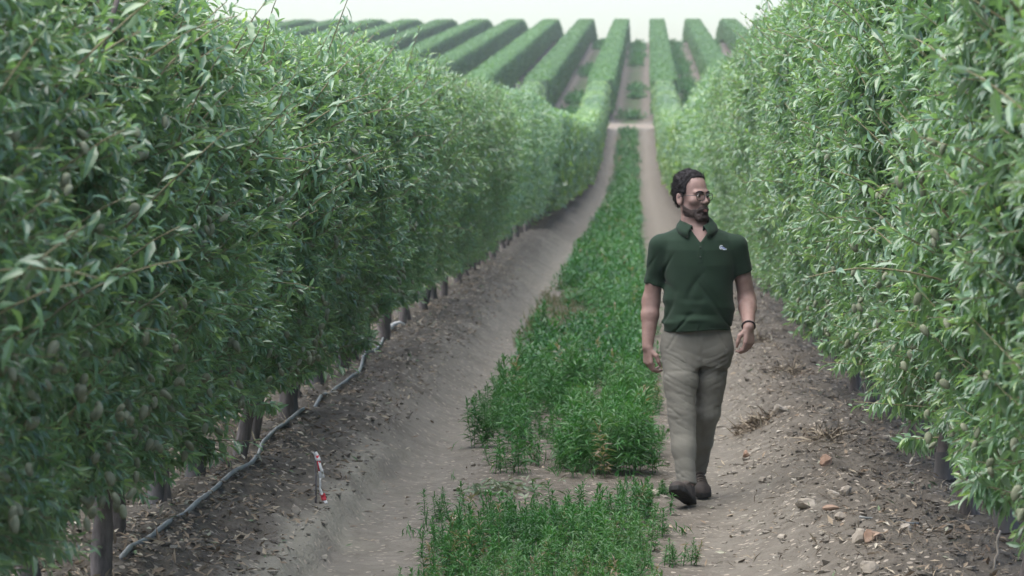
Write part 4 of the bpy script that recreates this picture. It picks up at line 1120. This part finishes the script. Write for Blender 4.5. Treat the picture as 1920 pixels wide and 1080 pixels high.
def build_stake():
    b = at(592, 944); h = .255
    o = empty('marker_stake', b); tag(o, 'thin grey marker stake with torn red and white tape beside the left track', 'stake')
    V, F = tube_path([(0, 0, -.05), (.002, 0, .12), (-.004, .003, h)], [.005, .005, .004], 6); link('stick', mesh_np('stick', V, F, M_STICK), o)
    tape = empty('warning_tape'); tape.parent = o; tape['label'] = 'torn red and white plastic tape'
    segs = [((-.004, h - .004, .020), (.016, h - .045, .026), M_WHITE), ((.008, h - .02, .012), (.026, h - .095, .022), M_RED), ((.018, h - .05, .010), (.034, h - .105, .014), M_WHITE), ((.026, h - .09, .022), (.030, h - .130, .026), M_WHITE),
            ((.024, h - .128, .008), (.022, h - .185, .007), M_WHITE), ((.022, h - .18, .009), (.032, h - .21, .012), M_WHITE), ((.032, h - .205, .024), (.042, h - .238, .024), M_RED), ((.042, h - .236, .016), (.052, h - .252, .020), M_WHITE)]
    for k, ((x0, z0, w0), (x1, z1, w1), m_) in enumerate(segs):
        n = 5; t = np.linspace(0, 1, n); V = []
        for i, s_ in enumerate(t):
            x = x0 + (x1 - x0) * s_; z = z0 + (z1 - z0) * s_; w = w0 + (w1 - w0) * s_; y = -.010 - .004 * k % .012 + .006 * math.sin(5 * s_ + k)
            V += [(x - w / 2, y, z), (x, y - .005 * math.cos(3 * s_ + k), z - .003), (x + w / 2, y + .004, z + .002)]
        F = np.array([(i * 3 + j, i * 3 + j + 1, i * 3 + j + 4, i * 3 + j + 3) for i in range(n - 1) for j in range(2)])
        q = link('red_stripe' if m_ is M_RED else 'white_stripe', mesh_np('tape', np.array(V), F, m_), tape); md = q.modifiers.new('thick', 'SOLIDIFY'); md.thickness = .0012
build_stake()

def stone_mesh(seed, w, d, h, m_):
    g = np.random.default_rng(seed); V = []; nu, nv = 9, 6
    for j in range(nv + 1):
        ph = math.pi * j / nv
        for i in range(nu): th = 2 * math.pi * i / nu; V.append((math.sin(ph) * math.cos(th), math.sin(ph) * math.sin(th), math.cos(ph)))
    V = np.array(V); N0 = V.copy()
    for k in range(6):                                   # chip flat facets off
        n = norm(g.normal(size=3)); c = g.uniform(.45, .8); dd = V @ n - c; V = V - np.outer(np.maximum(dd, 0), n)
    V = V * (1 + .12 * noise3(N0 * 2.2 + seed, seed)[:, None]) * np.array([w / 2, d / 2, h / 2]) / .8
    F = np.array([(j * nu + i, j * nu + (i + 1) % nu, (j + 1) * nu + (i + 1) % nu, (j + 1) * nu + i) for j in range(nv) for i in range(nu)])
    return mesh_np('stone', V, F[:, ::-1], m_, smooth=False)

STONES = [((1462, 772), (.125, .09, .07), 0, 'large pale stone on the bank right of the walking person'),
          ((1612, 1014), (.085, .07, .06), 0, 'pale chipped stone beside the rust coloured stone, lower right bank'),
          ((1636, 1014), (.075, .07, .06), 1, 'rust coloured stone touching a pale chipped stone, lower right bank'),
          ((1694, 998), (.06, .06, .05), 0, 'small pale ribbed stone under the right hedge tips'),
          ((1514, 952), (.10, .10, .055), 0, 'flat pale slab stone tilted on the right bank'),
          ((1560, 958), (.085, .05, .03), 1, 'flat brown stone right of the tilted slab stone'),
          ((1562, 932), (.06, .05, .045), 0, 'bluish pale stone, left of two round stones on the right bank'),
          ((1588, 928), (.07, .06, .055), 0, 'round grey stone on the middle of the right bank'),
          ((1548, 872), (.075, .06, .06), 1, 'orange brown stone high on the right bank'),
          ((1576, 975), (.05, .05, .04), 0, 'small white stone left of the grey fallen cane'),
          ((1628, 1072), (.075, .07, .05), 0, 'pale stone at the bottom edge below the rust coloured stone'),
          ((1398, 858), (.06, .05, .05), 1, 'brown stone on the right track behind the person'),
          ((1430, 905), (.05, .05, .035), 0, 'small pale stone right of the rear shoe'),
          ((1232, 928), (.11, .07, .035), 0, 'flat pale stone beside the front shoe at the weed edge'),
          ((553, 962), (.035, .05, .05), 0, 'small white stone left of the marker stake'),
          ((1468, 1010), (.05, .045, .03), 0, 'small pale stone low on the right track')]
for i, (p, (w, d, h), red, lab) in enumerate(STONES):
    q = at(*p); o = link('stone', stone_mesh(900 + i, w, d, h, M_STONE_RED if red else M_STONE), None, (q[0], q[1], gz1(q[0], q[1]) + h * .22), (random.uniform(-.3, .3), random.uniform(-.3, .3), random.uniform(0, 6.28)))
    tag(o, lab, 'stone', 'stones along the path')

def build_loose():
    g = np.random.default_rng(91)
    # gravel and clods
    n = 20000; y = 11.5 + 31 * g.uniform(0, 1, n) ** 1.6; x = np.where(g.uniform(size=n) < .55, 1.25 + np.clip(g.normal(0, .42, n), -1.1, .8), g.uniform(-2.6, -.9, n))
    keep = ~((x > -1.45) & (x < -1.0) & (g.uniform(size=n) < .93)); x, y = x[keep], y[keep]; n = len(x)
    sz = .004 + .015 * g.uniform(0, 1, n) ** 3 + .012 * (g.uniform(size=n) < .03); sz = sz * np.where(x > 0, 1.15, 1.0)
    cube = np.array([(a, b, c) for a in (-1, 1) for b in (-1, 1) for c in (-1, 1)], float)
    cf = np.array([(0, 1, 3, 2), (4, 6, 7, 5), (0, 4, 5, 1), (2, 3, 7, 6), (0, 2, 6, 4), (1, 5, 7, 3)])
    V = (cube[None] + g.normal(0, .28, (n, 8, 3))) * g.uniform(.5, 1.1, (n, 1, 3)) * g.uniform(.5, 1.0, (n, 8, 1)); a = g.uniform(0, 6.28, n); ca, sa = np.cos(a)[:, None], np.sin(a)[:, None]
    V = np.stack([V[..., 0] * ca - V[..., 1] * sa, V[..., 0] * sa + V[..., 1] * ca, V[..., 2] * .5], -1) * sz[:, None, None]
    V += np.stack([x, y, ground_z(x, y) + sz * .08], 1)[:, None]
    F = (cf[None] + (np.arange(n) * 8)[:, None, None]).reshape(-1, 4)
    r = np.clip(g.normal(.45, .14, n) + .35 * (g.uniform(size=n) < .07), 0, 1)
    r = np.where((x > -1.5) & (x < .9), np.clip(r + .26, 0, 1), r)
    tag(link('gravel', mesh_np('gravel', V.reshape(-1, 3), F, M_GRAVEL, smooth=False, attrs={'rnd': np.repeat(r, 8)})), 'loose gravel and soil crumbs scattered over the banks', 'gravel', kind='stuff')
    # dry leaves under the hedges
    n = 13000; y = 11.4 + 35 * g.uniform(0, 1, n) ** 1.9
    side = g.uniform(size=n); x = np.where(side < .66, -2.15 + np.abs(g.normal(0, .45, n)) * np.where(g.uniform(size=n) < .25, -1, 1), np.where(side < .9, 1.45 + g.normal(0, .33, n), g.uniform(-1.6, .8, n)))
    kp = ~((x > -1.5) & (x < -.85) & (g.uniform(size=n) < .85)); x, y = x[kp], y[kp]; n = len(x)
    P = np.stack([x, y, ground_z(x, y) + .006], 1); A = g.normal(0, 1, (n, 3)) * np.array([1, 1, .25]); N_ = np.array([0, 0, 1.]) + g.normal(0, .45, (n, 3))
    L = g.uniform(.025, .062, n); V, F, k = leaves_mesh(P, A, N_, L, L * g.uniform(.22, .4, n), 1, g.uniform(-.4, .1, n))
    r = np.clip(g.normal(.5, .22, n), 0, .95); r = np.where(g.uniform(size=n) < .04, 1, r)
    tag(link('leaf_litter', mesh_np('leaf_litter', V, F, M_LITTER, smooth=False, attrs={'rnd': np.repeat(r, k)})), 'dry fallen leaves strewn under the hedges and over the banks', 'leaf litter', kind='stuff')
    # fresh clippings on the bare gap
    c = at(940, 922); n = 150; x = c[0] + g.normal(0, .13, n); y = c[1] + g.normal(0, .22, n)
    P = np.stack([x, y, ground_z(x, y) + .012 + .02 * g.uniform(size=n)], 1); A = g.normal(0, 1, (n, 3)) * np.array([1, 1, .35]); N_ = np.array([0, 0, 1.]) + g.normal(0, .5, (n, 3)); L = g.uniform(.05, .085, n)
    V, F, k = leaves_mesh(P, A, N_, L, L * .28, 0, g.uniform(-.3, .3, n))
    tag(link('leaf_clippings', mesh_np('leaf_clippings', V, F, M_CLIP, smooth=False, attrs={'rnd': np.repeat(g.uniform(.2, 1, n), k)})), 'wilting green leaf clippings on bare soil between the weed patches', 'leaves', kind='stuff')
    # dry straw on the right bank, with thicker tufts
    n = 3600; y = 13 + 30 * g.uniform(0, 1, n) ** 1.5; x = 1.25 + g.normal(0, .28, n); h = g.uniform(.02, .07, n)
    tc = [at(1418, 800), at(1480, 700), at(1560, 820), at(1420, 640)]
    for q, m in zip(tc, (420, 160, 160, 160)):
        x = np.concatenate([x, q[0] + g.normal(0, .06, m)]); y = np.concatenate([y, q[1] + g.normal(0, .12, m)]); h = np.concatenate([h, g.uniform(.05, .13, m)])
    n = len(x); P = np.stack([x, y, ground_z(x, y)], 1); A = np.stack([g.normal(0, 1, n), g.normal(0, 1, n), g.uniform(.1, 1.0, n)], 1)
    V, F, k = leaves_mesh(P, A, g.normal(0, 1, (n, 3)), h * 1.4, np.full(n, .0035), 1, g.uniform(0, .6, n))
    tag(link('dry_grass', mesh_np('dry_grass', V, F, M_STRAW, smooth=False, attrs={'rnd': np.repeat(g.uniform(0, 1, n), k)})), 'dry straw and dead grass tufts on the right bank', 'dry grass', kind='stuff')
M_CLIP = leaf_mat('clipping', [(0, (.07, .11, .06)), (.6, (.12, .17, .10)), (1, (.20, .24, .16))], (.2, .24, .18), trans=.15)
build_loose()

def cane(p0, p1, r, name, lab, m_, lift=0.):
    a, b = np.array(p0), np.array(p1); n = 8; t = np.linspace(0, 1, n)[:, None]; g = np.random.default_rng(5)
    pts = a + (b - a) * t; pts[1:-1] += g.normal(0, .004, (n - 2, 3))
    V, F = tube_path(pts - a, np.linspace(r, r * .75, n), 7, .06); tag(link(name, mesh_np(name, V, F, m_), None, a), lab, 'stick')
a, b = at(1612, 974), at(1722, 986); a[2] += .012; b[2] += .012
cane(a, b, .006, 'fallen_cane', 'thin grey cane lying on the right bank, pointing into the hedge', M_HOSE)
q = at(1860, 1070); cane(q + np.array([0, 0, -.04]), q + np.array([.035, .02, .16]), .006, 'short_stick', 'short pale stick standing upright under the right hedge', M_STONE)
